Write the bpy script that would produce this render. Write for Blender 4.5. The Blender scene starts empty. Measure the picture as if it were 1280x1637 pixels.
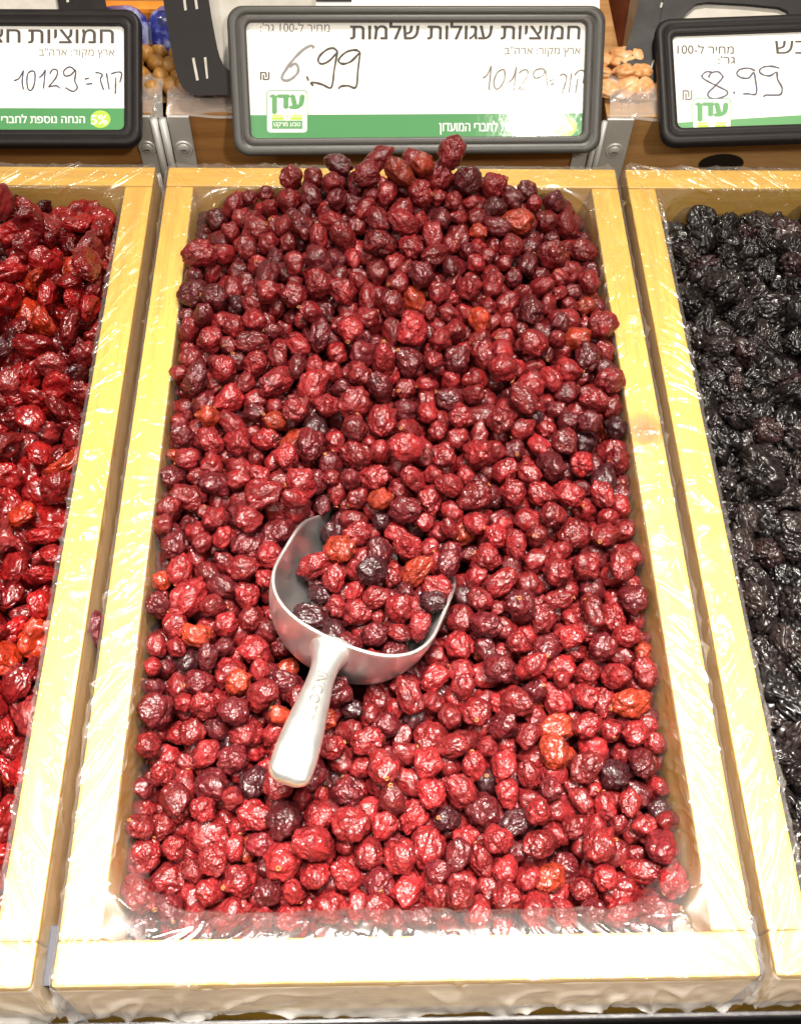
import bpy, bmesh, math, random
import numpy as np
from mathutils import Vector, Matrix, Euler, noise as mnoise
random.seed(4); RNG = np.random.default_rng(11)
S = bpy.context.scene
COL = S.collection
R = math.radians

# ------------------------------------------------------------------ camera
CAMP = Vector((-0.01476, -0.05438, 0.47618))
CR = Vector((0.99963, -0.01743, 0.02106)); CU = Vector((0.00409, 0.85724, 0.51489)); CF = Vector((0.02703, 0.51461, -0.857))
FPX = 1650.0
cd = bpy.data.cameras.new('camera'); cam = bpy.data.objects.new('camera', cd); COL.objects.link(cam)
m3 = Matrix((CR, CU, -CF)).transposed()
cam.matrix_world = Matrix.Translation(CAMP) @ m3.to_4x4()
cd.sensor_fit = 'VERTICAL'; cd.angle = 2 * math.atan(818.5 / FPX)
cd.clip_start = 0.01; cd.clip_end = 50
S.camera = cam

# ------------------------------------------------------------------ light
w = bpy.data.worlds.new('World'); S.world = w; w.use_nodes = True
nt = w.node_tree; bg = nt.nodes['Background']
tc = nt.nodes.new('ShaderNodeTexCoord'); sx = nt.nodes.new('ShaderNodeSeparateXYZ')
cr = nt.nodes.new('ShaderNodeValToRGB'); mr = nt.nodes.new('ShaderNodeMapRange')
nt.links.new(tc.outputs['Generated'], sx.inputs[0]); nt.links.new(sx.outputs['Z'], mr.inputs['Value'])
mr.inputs['From Min'].default_value = -1; mr.inputs['From Max'].default_value = 1
nt.links.new(mr.outputs[0], cr.inputs[0])
cr.color_ramp.elements[0].color = (0.16, 0.12, 0.09, 1); cr.color_ramp.elements[0].position = .35
cr.color_ramp.elements[1].color = (1.0, 0.93, 0.84, 1); cr.color_ramp.elements[1].position = .95
nt.links.new(cr.outputs[0], bg.inputs['Color']); bg.inputs['Strength'].default_value = 0.25

def lamp(name, loc, aim, size, power, col=(1, .93, .82), spread=180):
    l = bpy.data.lights.new(name, 'AREA'); l.shape = 'DISK'; l.size = size; l.energy = power; l.color = col
    l.spread = R(spread)
    o = bpy.data.objects.new(name, l); COL.objects.link(o); o.location = loc
    o.rotation_euler = (Vector(aim) - Vector(loc)).to_track_quat('-Z', 'Y').to_euler()
    return o
lamp('ceiling_or_fill_lamp', (0.55, -0.86, 1.5), (0, 0.25, 0), 0.13, 19)
lamp('ceiling_or_fill_lamp', (0.0, 0.08, 1.30), (0.0, -0.07, 0), 0.62, 9.0, (1, .95, .87), 40)
lamp('ceiling_or_fill_lamp', (-0.55, -1.0, 1.75), (0, 0.2, 0), 0.9, 11)  # added broad fill behind the viewer, brightens the scoop metal
lamp('ceiling_or_fill_lamp', (-0.98, -0.05, 1.40), (0, 0.22, 0), 0.16, 7)  # added side fill from the left for right inner walls and gaps
lamp('ceiling_or_fill_lamp', (0.22, 0.72, 1.45), (0, 0.43, 0), 0.14, 21, (1, .92, .80))  # added fill over the back, lifts the rear heap and its glints
S.view_settings.view_transform = 'Standard'; S.view_settings.look = 'None'
S.view_settings.exposure = 0.0; S.view_settings.gamma = 1.0; S.view_settings.use_curve_mapping = False
S.cycles.transparent_max_bounces = 24; S.cycles.max_bounces = 8; S.cycles.use_denoising = True
S.cycles.caustics_reflective = False; S.cycles.caustics_refractive = False

# ------------------------------------------------------------------ helpers
def ray(x, y):
    return CR * ((x - 640) / FPX) - CU * ((y - 818.5) / FPX) + CF
def on_plane(x, y, axis, val):
    d = ray(x, y); return CAMP + d * ((val - CAMP[axis]) / d[axis])

def mesh_obj(name, verts, faces, mat=None, parent=None, smooth=False, loc=None):
    me = bpy.data.meshes.new(name); me.from_pydata([tuple(v) for v in verts], [], [tuple(f) for f in faces]); me.update()
    if mat: me.materials.append(mat)
    if smooth: me.shade_smooth()
    o = bpy.data.objects.new(name, me); COL.objects.link(o)
    if parent: o.parent = parent
    if loc: o.location = loc
    return o
def bm_obj(name, bm, mat=None, parent=None, smooth=False):
    me = bpy.data.meshes.new(name); bm.normal_update(); bm.to_mesh(me); bm.free()
    if mat: me.materials.append(mat)
    if smooth: me.shade_smooth()
    o = bpy.data.objects.new(name, me); COL.objects.link(o)
    if parent: o.parent = parent
    return o
def tag(o, label=None, cat=None, group=None, kind=None):
    if label: o['label'] = label
    if cat: o['category'] = cat
    if group: o['group'] = group
    if kind: o['kind'] = kind
    return o
def thing(name, label, cat, loc=(0, 0, 0), group=None):
    o = bpy.data.objects.new(name, None); COL.objects.link(o); o.location = loc; o.empty_display_size = .02
    return tag(o, label, cat, group)
def box_bm(x0, x1, y0, y1, z0, z1, bev=0.0012, seg=2, bm=None):
    b = bmesh.new()
    vs = [b.verts.new((x, y, z)) for x in (x0, x1) for y in (y0, y1) for z in (z0, z1)]
    for f in ((0,1,3,2),(4,6,7,5),(0,4,5,1),(2,3,7,6),(0,2,6,4),(1,5,7,3)): b.faces.new([vs[i] for i in f])
    bmesh.ops.recalc_face_normals(b, faces=b.faces)
    if bev: bmesh.ops.bevel(b, geom=list(b.edges), offset=bev, segments=seg, affect='EDGES', profile=.6)
    return b
def smoothstep(a, b, x):
    t = np.clip((x - a) / (b - a), 0, 1); return t * t * (3 - 2 * t)

# ------------------------------------------------------------------ materials
class N:
    def __init__(s, name):
        s.m = bpy.data.materials.new(name); s.m.use_nodes = True; s.t = s.m.node_tree; s.t.nodes.clear()
        s.out = s.n('ShaderNodeOutputMaterial')
    def n(s, typ, **kw):
        q = s.t.nodes.new(typ)
        for k, v in kw.items():
            if k in q.inputs.keys() if hasattr(q.inputs, 'keys') else False: q.inputs[k].default_value = v
            else: setattr(q, k, v)
        return q
    def l(s, a, b): s.t.links.new(a, b)
    def p(s, **kw):
        b = s.n('ShaderNodeBsdfPrincipled')
        for k, v in kw.items(): b.inputs[k.replace('_', ' ')].default_value = v
        s.l(b.outputs[0], s.out.inputs[0]); return b
    def noise(s, vec, scale, detail=4, rough=.55):
        q = s.n('ShaderNodeTexNoise'); q.inputs['Scale'].default_value = scale; q.inputs['Detail'].default_value = detail
        q.inputs['Roughness'].default_value = rough
        if vec: s.l(vec, q.inputs['Vector'])
        return q
    def ramp(s, fac, stops):
        q = s.n('ShaderNodeValToRGB'); e = q.color_ramp.elements
        while len(e) < len(stops): e.new(.5)
        for i, (pos, c) in enumerate(stops):
            e[i].position = pos; e[i].color = c if len(c) == 4 else (*c, 1)
        s.l(fac, q.inputs[0]); return q
    def bump(s, h, strength, dist, normal=None):
        q = s.n('ShaderNodeBump'); q.inputs['Strength'].default_value = strength; q.inputs['Distance'].default_value = dist
        s.l(h, q.inputs['Height'])
        if normal: s.l(normal, q.inputs['Normal'])
        return q
    def mix(s, fac, a, b, mode='MIX'):
        q = s.n('ShaderNodeMix'); q.data_type = 'RGBA'; q.blend_type = mode
        for v, i in ((fac, 0), (a, 6), (b, 7)):
            if hasattr(v, 'is_linked'): s.l(v, q.inputs[i])
            else: q.inputs[i].default_value = v if i == 0 or len(v) == 4 else (*v, 1)
        return q.outputs[2]

def flat(name, col, rough=.5, metal=0, **kw):
    n = N(name); n.p(Base_Color=(*col, 1), Roughness=rough, Metallic=metal, **kw); return n.m

def wood(name, axis, light, dark, knot=None, rough=.42):
    n = N(name); tc = n.n('ShaderNodeTexCoord'); oi = n.n('ShaderNodeObjectInfo')
    mp = n.n('ShaderNodeMapping'); n.l(tc.outputs['Object'], mp.inputs[0])
    off = n.n('ShaderNodeVectorMath'); off.operation = 'ADD'; n.l(mp.outputs[0], off.inputs[0])
    sc = n.n('ShaderNodeVectorMath'); sc.operation = 'SCALE'; n.l(oi.outputs['Location'], sc.inputs[0]); sc.inputs['Scale'].default_value = 37
    rnd = n.n('ShaderNodeMath'); rnd.operation = 'MULTIPLY'; n.l(oi.outputs['Random'], rnd.inputs[0]); rnd.inputs[1].default_value = 13
    cb = n.n('ShaderNodeCombineXYZ'); n.l(rnd.outputs[0], cb.inputs[0]); n.l(rnd.outputs[0], cb.inputs[2])
    n.l(cb.outputs[0], off.inputs[1])
    s_ = [1, 1, 1]; s_['xyz'.index(axis)] = .06
    mp.inputs['Scale'].default_value = s_
    g1 = n.noise(off.outputs[0], 120, 3, .5)       # broad bands
    g2 = n.noise(off.outputs[0], 900, 4, .6)       # fine fibre
    g3 = n.noise(tc.outputs['Object'], 14, 3, .5)
    c1 = n.ramp(g1.outputs[0], [(.32, light), (.68, dark)]).outputs[0]
    c2 = n.mix(.35, c1, n.ramp(g2.outputs[0], [(.3, (.55,.45,.35)), (.6, (1, 1, 1))]).outputs[0], 'MULTIPLY')
    c3 = n.mix(.30, c2, n.ramp(g3.outputs[0], [(.3, (.62,.5,.38)), (.65, (1.0, 1.0, 1.0))]).outputs[0], 'MULTIPLY')
    col = c3
    if knot:
        vm = n.n('ShaderNodeVectorMath'); vm.operation = 'DISTANCE'; n.l(tc.outputs['Object'], vm.inputs[0]); vm.inputs[1].default_value = knot
        wv = n.noise(tc.outputs['Object'], 160, 2); ad = n.n('ShaderNodeMath'); ad.operation = 'MULTIPLY_ADD'
        n.l(wv.outputs[0], ad.inputs[0]); ad.inputs[1].default_value = .006; n.l(vm.outputs['Value'], ad.inputs[2])
        k = n.ramp(ad.outputs[0], [(.007, (.45,.30,.17)), (.0125, (.62,.46,.28)), (.0185, (1,1,1))]).outputs[0]
        col = n.mix(1, c3, k, 'MULTIPLY')
    b = n.p(Roughness=rough); n.l(col, b.inputs['Base Color'])
    b.inputs['Coat Weight'].default_value = .25; b.inputs['Coat Roughness'].default_value = .3
    n.l(n.bump(g2.outputs[0], .25, .0004).outputs[0], b.inputs['Normal'])
    return n.m
PINE_L, PINE_D = (.72, .43, .055), (.60, .32, .032)
M = {}
M['pine_y'] = wood('pine_lengthwise', 'y', PINE_L, PINE_D)
M['pine_yk'] = wood('pine_with_knot', 'y', PINE_L, PINE_D, knot=(.141, .285, 0))
M['pine_x'] = wood('pine_crosswise', 'x', PINE_L, PINE_D)
M['brown_x'] = wood('brown_board', 'x', (.40, .20, .065), (.28, .125, .038))
M['brown2'] = wood('pale_brown_board', 'x', (.50, .29, .12), (.38, .20, .07))

def mottled(name, a, b_, scale, rough=.7, bump=.2, bd=.001):
    n = N(name); tc = n.n('ShaderNodeTexCoord'); nz = n.noise(tc.outputs['Object'], scale, 5, .6)
    b = n.p(Roughness=rough); n.l(n.ramp(nz.outputs[0], [(.3, a), (.7, b_)]).outputs[0], b.inputs['Base Color'])
    n.l(n.bump(nz.outputs[0], bump, bd).outputs[0], b.inputs['Normal']); return n.m
def film_mat(name, haze=.04, base=.045, tint=(1, 1, 1)):
    n = N(name); tc = n.n('ShaderNodeTexCoord')
    nz = n.noise(tc.outputs['Object'], 260, 3, .5); nz2 = n.noise(tc.outputs['Object'], 70, 2, .5)
    bp = n.bump(nz2.outputs[0], .14, .002); bp2 = n.bump(nz.outputs[0], .08, .0005, bp.outputs[0])
    nc = n.noise(tc.outputs['Object'], 55, 3, .45)          # sharp crease lines
    c1 = n.n('ShaderNodeMath'); c1.operation = 'SUBTRACT'; n.l(nc.outputs[0], c1.inputs[0]); c1.inputs[1].default_value = .5
    c2 = n.n('ShaderNodeMath'); c2.operation = 'ABSOLUTE'; n.l(c1.outputs[0], c2.inputs[0])
    c3 = n.ramp(c2.outputs[0], [(0, (1, 1, 1)), (.022, (0, 0, 0))])
    bp2 = n.bump(c3.outputs[0], .45, .0011, bp2.outputs[0])
    tr = n.n('ShaderNodeBsdfTransparent'); tr.inputs[0].default_value = (*tint, 1)
    g1 = n.n('ShaderNodeBsdfGlossy'); g1.inputs['Roughness'].default_value = .07; n.l(bp2.outputs[0], g1.inputs['Normal'])
    g2 = n.n('ShaderNodeBsdfGlossy'); g2.inputs['Roughness'].default_value = .26; n.l(bp2.outputs[0], g2.inputs['Normal'])
    gl = n.n('ShaderNodeMixShader'); gl.inputs[0].default_value = .6; n.l(g1.outputs[0], gl.inputs[1]); n.l(g2.outputs[0], gl.inputs[2])
    df = n.n('ShaderNodeBsdfDiffuse'); df.inputs[0].default_value = (.9, .87, .84, 1)
    ge = n.n('ShaderNodeNewGeometry'); dt = n.n('ShaderNodeVectorMath'); dt.operation = 'DOT_PRODUCT'
    n.l(ge.outputs['Incoming'], dt.inputs[0]); n.l(ge.outputs['Normal'], dt.inputs[1])
    def mth(op, a, b=None):
        q = n.n('ShaderNodeMath'); q.operation = op; q.use_clamp = op == 'ADD'
        for v, i in ((a, 0), (b, 1)):
            if v is None: continue
            if hasattr(v, 'is_linked'): n.l(v, q.inputs[i])
            else: q.inputs[i].default_value = v
        return q.outputs[0]
    sch = mth('POWER', mth('SUBTRACT', 1.0, mth('ABSOLUTE', dt.outputs['Value'])), 4.0)
    class _A: pass
    ad = _A(); ad.outputs = [mth('ADD', mth('MULTIPLY', sch, .55), .035 + base)]
    m1 = n.n('ShaderNodeMixShader'); m1.inputs[0].default_value = haze; n.l(tr.outputs[0], m1.inputs[1]); n.l(df.outputs[0], m1.inputs[2])
    m2 = n.n('ShaderNodeMixShader'); n.l(ad.outputs[0], m2.inputs[0]); n.l(m1.outputs[0], m2.inputs[1]); n.l(gl.outputs[0], m2.inputs[2])
    n.l(m2.outputs[0], n.out.inputs[0]); return n.m
M['film'] = film_mat('clear_bag_film')
M['film_side'] = film_mat('bag_film_folded_down', .13, .045)
M['film_milky'] = film_mat('milky_bag_film', .20, .05)

def metal(name, col, rough, scale=300, scratch=False):
    n = N(name); tc = n.n('ShaderNodeTexCoord'); nz = n.noise(tc.outputs['Object'], scale, 4, .6); n2 = n.noise(tc.outputs['Object'], 40, 3)
    b = n.p(Metallic=1, Roughness=rough)
    n.l(n.mix(n2.outputs[0], tuple(c * .8 for c in col), col), b.inputs['Base Color'])
    rr = n.n('ShaderNodeMapRange'); n.l(n2.outputs[0], rr.inputs[0]); rr.inputs[3].default_value = rough * .8; rr.inputs[4].default_value = rough * 1.25
    n.l(rr.outputs[0], b.inputs['Roughness'])
    bp = n.bump(nz.outputs[0], .03 if scratch else .12, .0003)
    if scratch:                                            # fine scratches and dull smears of use
        mp = n.n('ShaderNodeMapping'); n.l(tc.outputs['Object'], mp.inputs[0]); mp.inputs['Scale'].default_value = (1, .06, .5); mp.inputs['Rotation'].default_value = (.2, .3, .7)
        ns_ = n.noise(mp.outputs[0], 1500, 2, .5); bp = n.bump(ns_.outputs[0], .10, .0002, bp.outputs[0])
        sm = n.noise(tc.outputs['Object'], 75, 5, .65); mx = n.ramp(sm.outputs[0], [(.35, (rough * .95,) * 3), (.70, (rough * 1.3,) * 3)])
        n.l(mx.outputs[0], b.inputs['Roughness'])
        n.l(n.mix(n.ramp(sm.outputs[0], [(.45, (0, 0, 0)), (.85, (.22, .22, .22))]).outputs[0], col, (.62, .55, .50)), b.inputs['Base Color'])
    n.l(bp.outputs[0], b.inputs['Normal']); return n.m
M['alu'] = metal('cast_aluminium', (.93, .92, .90), .32, scratch=True)
M['steel'] = metal('galvanised_steel', (.66, .66, .63), .45); M['steel'].node_tree.nodes['Principled BSDF'].inputs['Metallic'].default_value = .45
M['greysteel'] = flat('dull_grey_steel', (.045, .045, .055), .6, Specular_IOR_Level=.2)
M['darksteel'] = mottled('dark_shelf_steel', (.010, .009, .010), (.035, .03, .032), 160, .42, .3, .0006)

def plastic(name, col, rough=.42):
    n = N(name); tc = n.n('ShaderNodeTexCoord'); nz = n.noise(tc.outputs['Object'], 2200, 2, .6); n2 = n.noise(tc.outputs['Object'], 60, 4, .6)
    b = n.p(Roughness=rough); n.l(n.mix(n2.outputs[0], col, tuple(c * 1.7 + .004 for c in col)), b.inputs['Base Color'])
    rr = n.n('ShaderNodeMapRange'); n.l(n2.outputs[0], rr.inputs[0]); rr.inputs[3].default_value = rough * .75; rr.inputs[4].default_value = rough * 1.3
    n.l(rr.outputs[0], b.inputs['Roughness'])
    b.inputs['Specular IOR Level'].default_value = .17
    n.l(n.bump(nz.outputs[0], .3, .0002).outputs[0], b.inputs['Normal']); return n.m
M['black'] = plastic('black_plastic', (.012, .010, .010)); M['black_sheen'] = plastic('sheen_greyed_black_plastic', (.044, .042, .039), .40); M['black_sheen'].node_tree.nodes['Principled BSDF'].inputs['Specular IOR Level'].default_value = .5  # second black: lamp sheen put into a greyer base for the middle frame
M['card'] = flat('white_card', (.88, .86, .81), .6)
M['greyboard'] = None
M['greyboard'] = mottled('pale_grey_board', (.46, .43, .38), (.58, .55, .50), 90)
M['ink'] = flat('printed_ink', (.06, .05, .045), .6)
M['inkgrey'] = flat('grey_printed_ink', (.16, .14, .13), .6)
M['pen'] = flat('pen_ink', (.055, .05, .10), .45)
M['pengrey'] = flat('grey_pen_ink', (.25, .24, .25), .5)
M['green'] = flat('green_print', (.06, .27, .085), .55)
M['green2'] = flat('mid_green_print', (.11, .33, .12), .55)
M['lime'] = flat('lime_print', (.42, .66, .06), .55)
M['limepale'] = flat('pale_lime_print', (.60, .72, .18), .55)
M['white'] = flat('white_print', (.85, .85, .82), .55)
n = N('clear_window'); tc = n.n('ShaderNodeTexCoord'); nz = n.noise(tc.outputs['Object'], 90, 4, .6); n3 = n.noise(tc.outputs['Object'], 700, 2)
bp = n.bump(nz.outputs[0], .08, .0012); bp = n.bump(n3.outputs[0], .015, .0003, bp.outputs[0])
tr = n.n('ShaderNodeBsdfTransparent'); gl = n.n('ShaderNodeBsdfGlossy'); gl.inputs['Roughness'].default_value = .085; n.l(bp.outputs[0], gl.inputs['Normal'])
ms = n.n('ShaderNodeMixShader'); ms.inputs[0].default_value = .0105; n.l(tr.outputs[0], ms.inputs[1]); n.l(gl.outputs[0], ms.inputs[2]); n.l(ms.outputs[0], n.out.inputs[0])
M['window'] = n.m

def berry_mat(name, source, rough=.46, coat=.55, bumpscale=480, bumpd=.0010, sheen=0.0, ridged=False):
    """source: 'object' reads the object's own colour, 'attr' the per-berry colour attribute"""
    n = N(name); tc = n.n('ShaderNodeTexCoord')
    if source == 'object':
        src = n.n('ShaderNodeObjectInfo').outputs['Color']
    else:
        a = n.n('ShaderNodeAttribute'); a.attribute_name = 'tone'; src = a.outputs['Color']
    ge = n.n('ShaderNodeNewGeometry'); vec = ge.outputs['Position']
    nz = n.noise(vec, 170, 3, .6); nf = n.noise(vec, bumpscale, 3, .6)
    vo = n.n('ShaderNodeTexVoronoi'); vo.feature = 'DISTANCE_TO_EDGE'; vo.inputs['Scale'].default_value = bumpscale * 1.1
    wv = n.n('ShaderNodeVectorMath'); wv.operation = 'MULTIPLY_ADD'; n.l(nz.outputs['Color'], wv.inputs[0]); wv.inputs[1].default_value = (.004,)*3; n.l(vec, wv.inputs[2])
    n.l(wv.outputs[0], vo.inputs['Vector'])
    c = n.mix(1, src, n.ramp(nz.outputs[0], [(.28, (.55, .50, .55)), (.5, (.95, .95, .95)), (.74, (1.40, 1.22, 1.22))]).outputs[0], 'MULTIPLY')
    b = n.p(Roughness=rough); n.l(c, b.inputs['Base Color'])
    b.inputs['Coat Weight'].default_value = coat; b.inputs['Coat Roughness'].default_value = .13
    b.inputs['Specular IOR Level'].default_value = .28
    rr = n.n('ShaderNodeMapRange'); n.l(nf.outputs[0], rr.inputs[0]); rr.inputs[1].default_value = .3; rr.inputs[2].default_value = .7
    rr.inputs[3].default_value = rough * .7; rr.inputs[4].default_value = rough * 1.5; n.l(rr.outputs[0], b.inputs['Roughness'])
    if ridged:
        nr = n.noise(wv.outputs[0], bumpscale * .55, 2, .5); ab = n.n('ShaderNodeMath'); ab.operation = 'SUBTRACT'; n.l(nr.outputs[0], ab.inputs[0]); ab.inputs[1].default_value = .5
        a2 = n.n('ShaderNodeMath'); a2.operation = 'ABSOLUTE'; n.l(ab.outputs[0], a2.inputs[0])
        b1 = n.bump(a2.outputs[0], .22, bumpd * 3)
    else: b1 = n.bump(vo.outputs['Distance'], .5, bumpd)
    b2 = n.bump(nf.outputs[0], .12 if ridged else .42, bumpd * .8, b1.outputs[0])
    n.l(b2.outputs[0], b.inputs['Normal'])
    if coat: n.l(b2.outputs[0], b.inputs['Coat Normal'])
    return n.m
M['cran_o'] = berry_mat('dried_cranberry_skin', 'object'); M['cran_a'] = berry_mat('dried_cranberry_skin_heap', 'attr')
M['slice_o'] = berry_mat('halved_cranberry_flesh', 'object', .30, .5, 300, .0008); M['slice_a'] = berry_mat('halved_cranberry_flesh_heap', 'attr', .30, .5, 300, .0008)
M['rais_o'] = berry_mat('black_dried_fruit_skin', 'object', .36, .36, 170, .0007, ridged=True); M['rais_a'] = berry_mat('black_dried_fruit_skin_heap', 'attr', .36, .36, 170, .0007, ridged=True)
M['scar'] = flat('tan_stem_scar', (.24, .082, .022), .6)

# ------------------------------------------------------------------ layout numbers
W = .30; L = .5015; T = .018; GL = .0088; GR = .0068; DEP = .085
TRAYS = {'middle': (-W/2, W/2), 'left': (-W/2 - GL - W, -W/2 - GL), 'right': (W/2 + GR, W/2 + GR + W)}
FLOOR = -DEP - .002

# shelf the trays stand on, its front lip bars
shelf = thing('display_shelf', 'dark steel display shelf with bar lip under the three trays', 'shelf', (0, 0, FLOOR))
bm_obj('shelf_plate', box_bm(-.62, .62, -.0096, .56, -.012, -.0005, .002), M['darksteel'], shelf)
bm_obj('lip_bar', box_bm(-.62, .62, -.0122, -.0098, -.012, .0455, .0010, 3), M['darksteel'], shelf)
bm_obj('lip_bar', box_bm(-.62, .62, -.030, -.0150, -.012, .034, .003, 3), M['darksteel'], shelf)

def make_tray(key, label):
    x0, x1 = TRAYS[key]
    t = thing('wooden_tray', label, 'tray', ((x0 + x1) / 2, 0, -DEP), 'pine trays in a row on the shelf')
    def part(name, bm, mat):
        o = bm_obj(name, bm, mat, t); o.matrix_parent_inverse = Matrix.Translation(-t.location); return o
    fb = box_bm(x0, x1, 0, T, -DEP, 0, .0011)
    for v in fb.verts:
        if v.co.y < T * .5 and v.co.z < -.02: v.co.y -= .009      # the front board leans out towards its foot
    part('end_board', fb, M['pine_x'])
    part('end_board', box_bm(x0, x1, L - T, L, -DEP, 0, .0011), M['pine_x'])
    part('side_board', box_bm(x0, x0 + T, T + .0004, L - T - .0004, -DEP, -.0003, .0011), M['pine_y'])
    part('side_board', box_bm(x1 - T, x1, T + .0004, L - T - .0004, -DEP, -.0003, .0011), M['pine_yk' if key == 'middle' else 'pine_y'])
    part('bottom_panel', box_bm(x0 + T + .0005, x1 - T - .0005, T + .0005, L - T - .0005, -DEP + .002, -DEP + .008, 0), M['brown2'])
    return t
make_tray('middle', 'pine tray full of whole dried cranberries with a metal scoop')
make_tray('left', 'pine tray of glossy halved cranberries, cut off by the left edge of the photo')
make_tray('right', 'pine tray of black dried fruit, cut off by the right edge of the photo')

# clear bags lining the trays
def loop(x0, x1, y0, y1, r, ns, nl, nc):
    pts = []
    def arc(cx, cy, a0):
        return [(cx + r * math.cos(a0 + i / nc * math.pi / 2), cy + r * math.sin(a0 + i / nc * math.pi / 2)) for i in range(nc)]
    def line(p, q, n): return [(p[0] + (q[0] - p[0]) * i / n, p[1] + (q[1] - p[1]) * i / n) for i in range(n)]
    pts += line((x0 + r, y0), (x1 - r, y0), ns) + arc(x1 - r, y0 + r, -math.pi / 2)
    pts += line((x1, y0 + r), (x1, y1 - r), nl) + arc(x1 - r, y1 - r, 0)
    pts += line((x1 - r, y1), (x0 + r, y1), ns) + arc(x0 + r, y1 - r, math.pi / 2)
    pts += line((x0, y1 - r), (x0, y0 + r), nl) + arc(x0 + r, y0 + r, math.pi)
    return np.array(pts)
def make_bag(key, label, seed, gl, gr):
    x0, x1 = TRAYS[key]; ns, nl, nc = 270, 440, 34
    fl = lambda c: c                                  # readable rows below: (inset l/r, inset front, inset back, z, corner radius)
    rows = [  # d = distance inwards (+) from the inner edge, or outwards (-) from the outer edge
        ('i', .006, .0135, .010, -.034, .036), ('i', .004, .0130, .008, -.018, .034), ('i', .0022, .0115, .006, -.008, .032),
        ('i', .0012, .007, .004, -.0015, .030), ('i', .0002, .0015, .0015, .0012, .024), ('m', 0, 0, 0, .0014, .012),
        ('o', .0002, .0004, .0002, .0013, .004), ('o', .0011, .0016, .0012, -.001, .003), ('o', .0020, .0035, .0020, -.009, .003),
        ('o', .0024, .0065, .003, -.021, .003), ('o', .0026, .0085, .004, -.034, .003)]
    Ls = []
    for typ, d, df, db, z, r in rows:
        if typ == 'i':
            q = loop(x0 + T + d, x1 - T - d, T + df, L - T - db, r, ns, nl, nc)
        elif typ == 'm':
            q = loop(x0 + T / 2, x1 - T / 2, T / 2, L - T / 2, r, ns, nl, nc)
        else:
            q = loop(x0 - d, x1 + d, -df, L + db, r, ns, nl, nc)
        Ls.append(np.column_stack([q, np.full(len(q), z)]))
    Ls = np.array(Ls); nrow, npt, _ = Ls.shape
    sub = 6; tt = np.linspace(0, nrow - 1, (nrow - 1) * sub + 1)
    grid = np.zeros((len(tt), npt, 3))
    for i, t in enumerate(tt):
        k = min(int(t), nrow - 2); f = t - k
        p0, p1, p2, p3 = Ls[max(k - 1, 0)], Ls[k], Ls[k + 1], Ls[min(k + 2, nrow - 1)]
        lin = p1 * (1 - f) + p2 * f
        cat = .5 * ((2 * p1) + (-p0 + p2) * f + (2 * p0 - 5 * p1 + 4 * p2 - p3) * f * f + (-p0 + 3 * p1 - 3 * p2 + p3) * f ** 3)
        grid[i] = lin if 4 <= k <= 7 else cat
    # normals by finite difference (pointing away from the wood)
    ds = np.roll(grid, -1, 1) - np.roll(grid, 1, 1); dt = np.gradient(grid, axis=0)
    nn = np.cross(ds, dt); nn /= np.linalg.norm(nn, axis=2, keepdims=True) + 1e-9
    if nn[len(tt) // 2, :, 2].mean() < 0: nn = -nn
    per = np.concatenate([[0], np.cumsum(np.linalg.norm(np.diff(Ls[5], axis=0), axis=1))])
    rs = random.Random(seed); folds = []; q = 0
    while q < per[-1]:
        q += rs.uniform(.006, .034); folds.append((q, rs.uniform(-.004, .004), rs.uniform(.0007, .0024), rs.uniform(.0007, .0016), rs.uniform(3.2, 6.2)))
    fold_s = np.array([f[0] for f in folds])
    out = grid.copy()
    for i, t in enumerate(tt):
        top = math.exp(-((t - 5) / 1.3) ** 2); inn = smoothstep(4.2, 1.5, t) if t < 4.2 else 0; ski = float(smoothstep(7, 10, t))
        for j in range(npt):
            s = per[j]; p = grid[i, j]
            front = p[1] < T * 1.5
            v = Vector((s * 75 + t * .22 * math.sin(s * 19 + seed), t * .55, seed))
            rdg = 1 - abs(mnoise.noise(v)) * 2.2; rdg2 = max(rdg, 0) ** 2.2; rdg = max(rdg, 0) ** 4
            big = mnoise.noise(Vector((s * 26, t * .45, seed + 7)))
            fine = mnoise.noise(Vector((s * 210, t * 1.6, seed + 3)))
            gate = max(0, mnoise.noise(Vector((s * 13, t * .3, seed + 21))) * 1.4 + .42)
            d = top * (.0007 + .0036 * rdg2 * gate + .0007 * max(fine, 0) + .0009 * max(big, 0))
            a0 = np.searchsorted(fold_s, s - .014); a1 = np.searchsorted(fold_s, s + .014)
            for fq, fs, fa, fw, fc in folds[a0:a1]:
                d += fa * math.exp(-((s - fq - fs * (t - 5)) / fw) ** 2) * math.exp(-((t - fc) / 1.3) ** 2)
            d += inn * (.0014 * big + .0024 * rdg * gate + .0008 * fine) * (2.2 if front else 1)
            lim = .0007 if (not front) else .0026
            d += ski * lim * (big * .7 + rdg * 1.1 + fine * .5)
            q = p + nn[i, j] * d
            if t > 8:                                   # ragged hem
                q[2] += (t - 8) / 2 * (.006 * mnoise.noise(Vector((s * 17, 1, seed))) + .003 * mnoise.noise(Vector((s * 60, 4, seed))))
            if front and t < 3.2:
                q[2] += (3.2 - t) * .0016 * big; q[1] += (3.2 - t) * .0016 * mnoise.noise(Vector((s * 45, 8, seed)))
            out[i, j] = q
    nr = len(tt); V = out.reshape(-1, 3)
    F = [(i * npt + j, i * npt + (j + 1) % npt, (i + 1) * npt + (j + 1) % npt, (i + 1) * npt + j) for i in range(nr - 1) for j in range(npt)]
    o = mesh_obj('plastic_bag', V, F, M['film'], smooth=True)
    o.data.materials.append(M['film_milky']); o.data.materials.append(M['film_side'])           # doubled-over hem hanging in front and the gathered lip inside it
    mi = np.zeros(len(F), np.int32)
    for q, f in enumerate(F):
        c = V[list(f)].mean(0); row = q // npt / sub
        if row > 6.6: mi[q] = 1 if c[1] < .012 else 2
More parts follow.
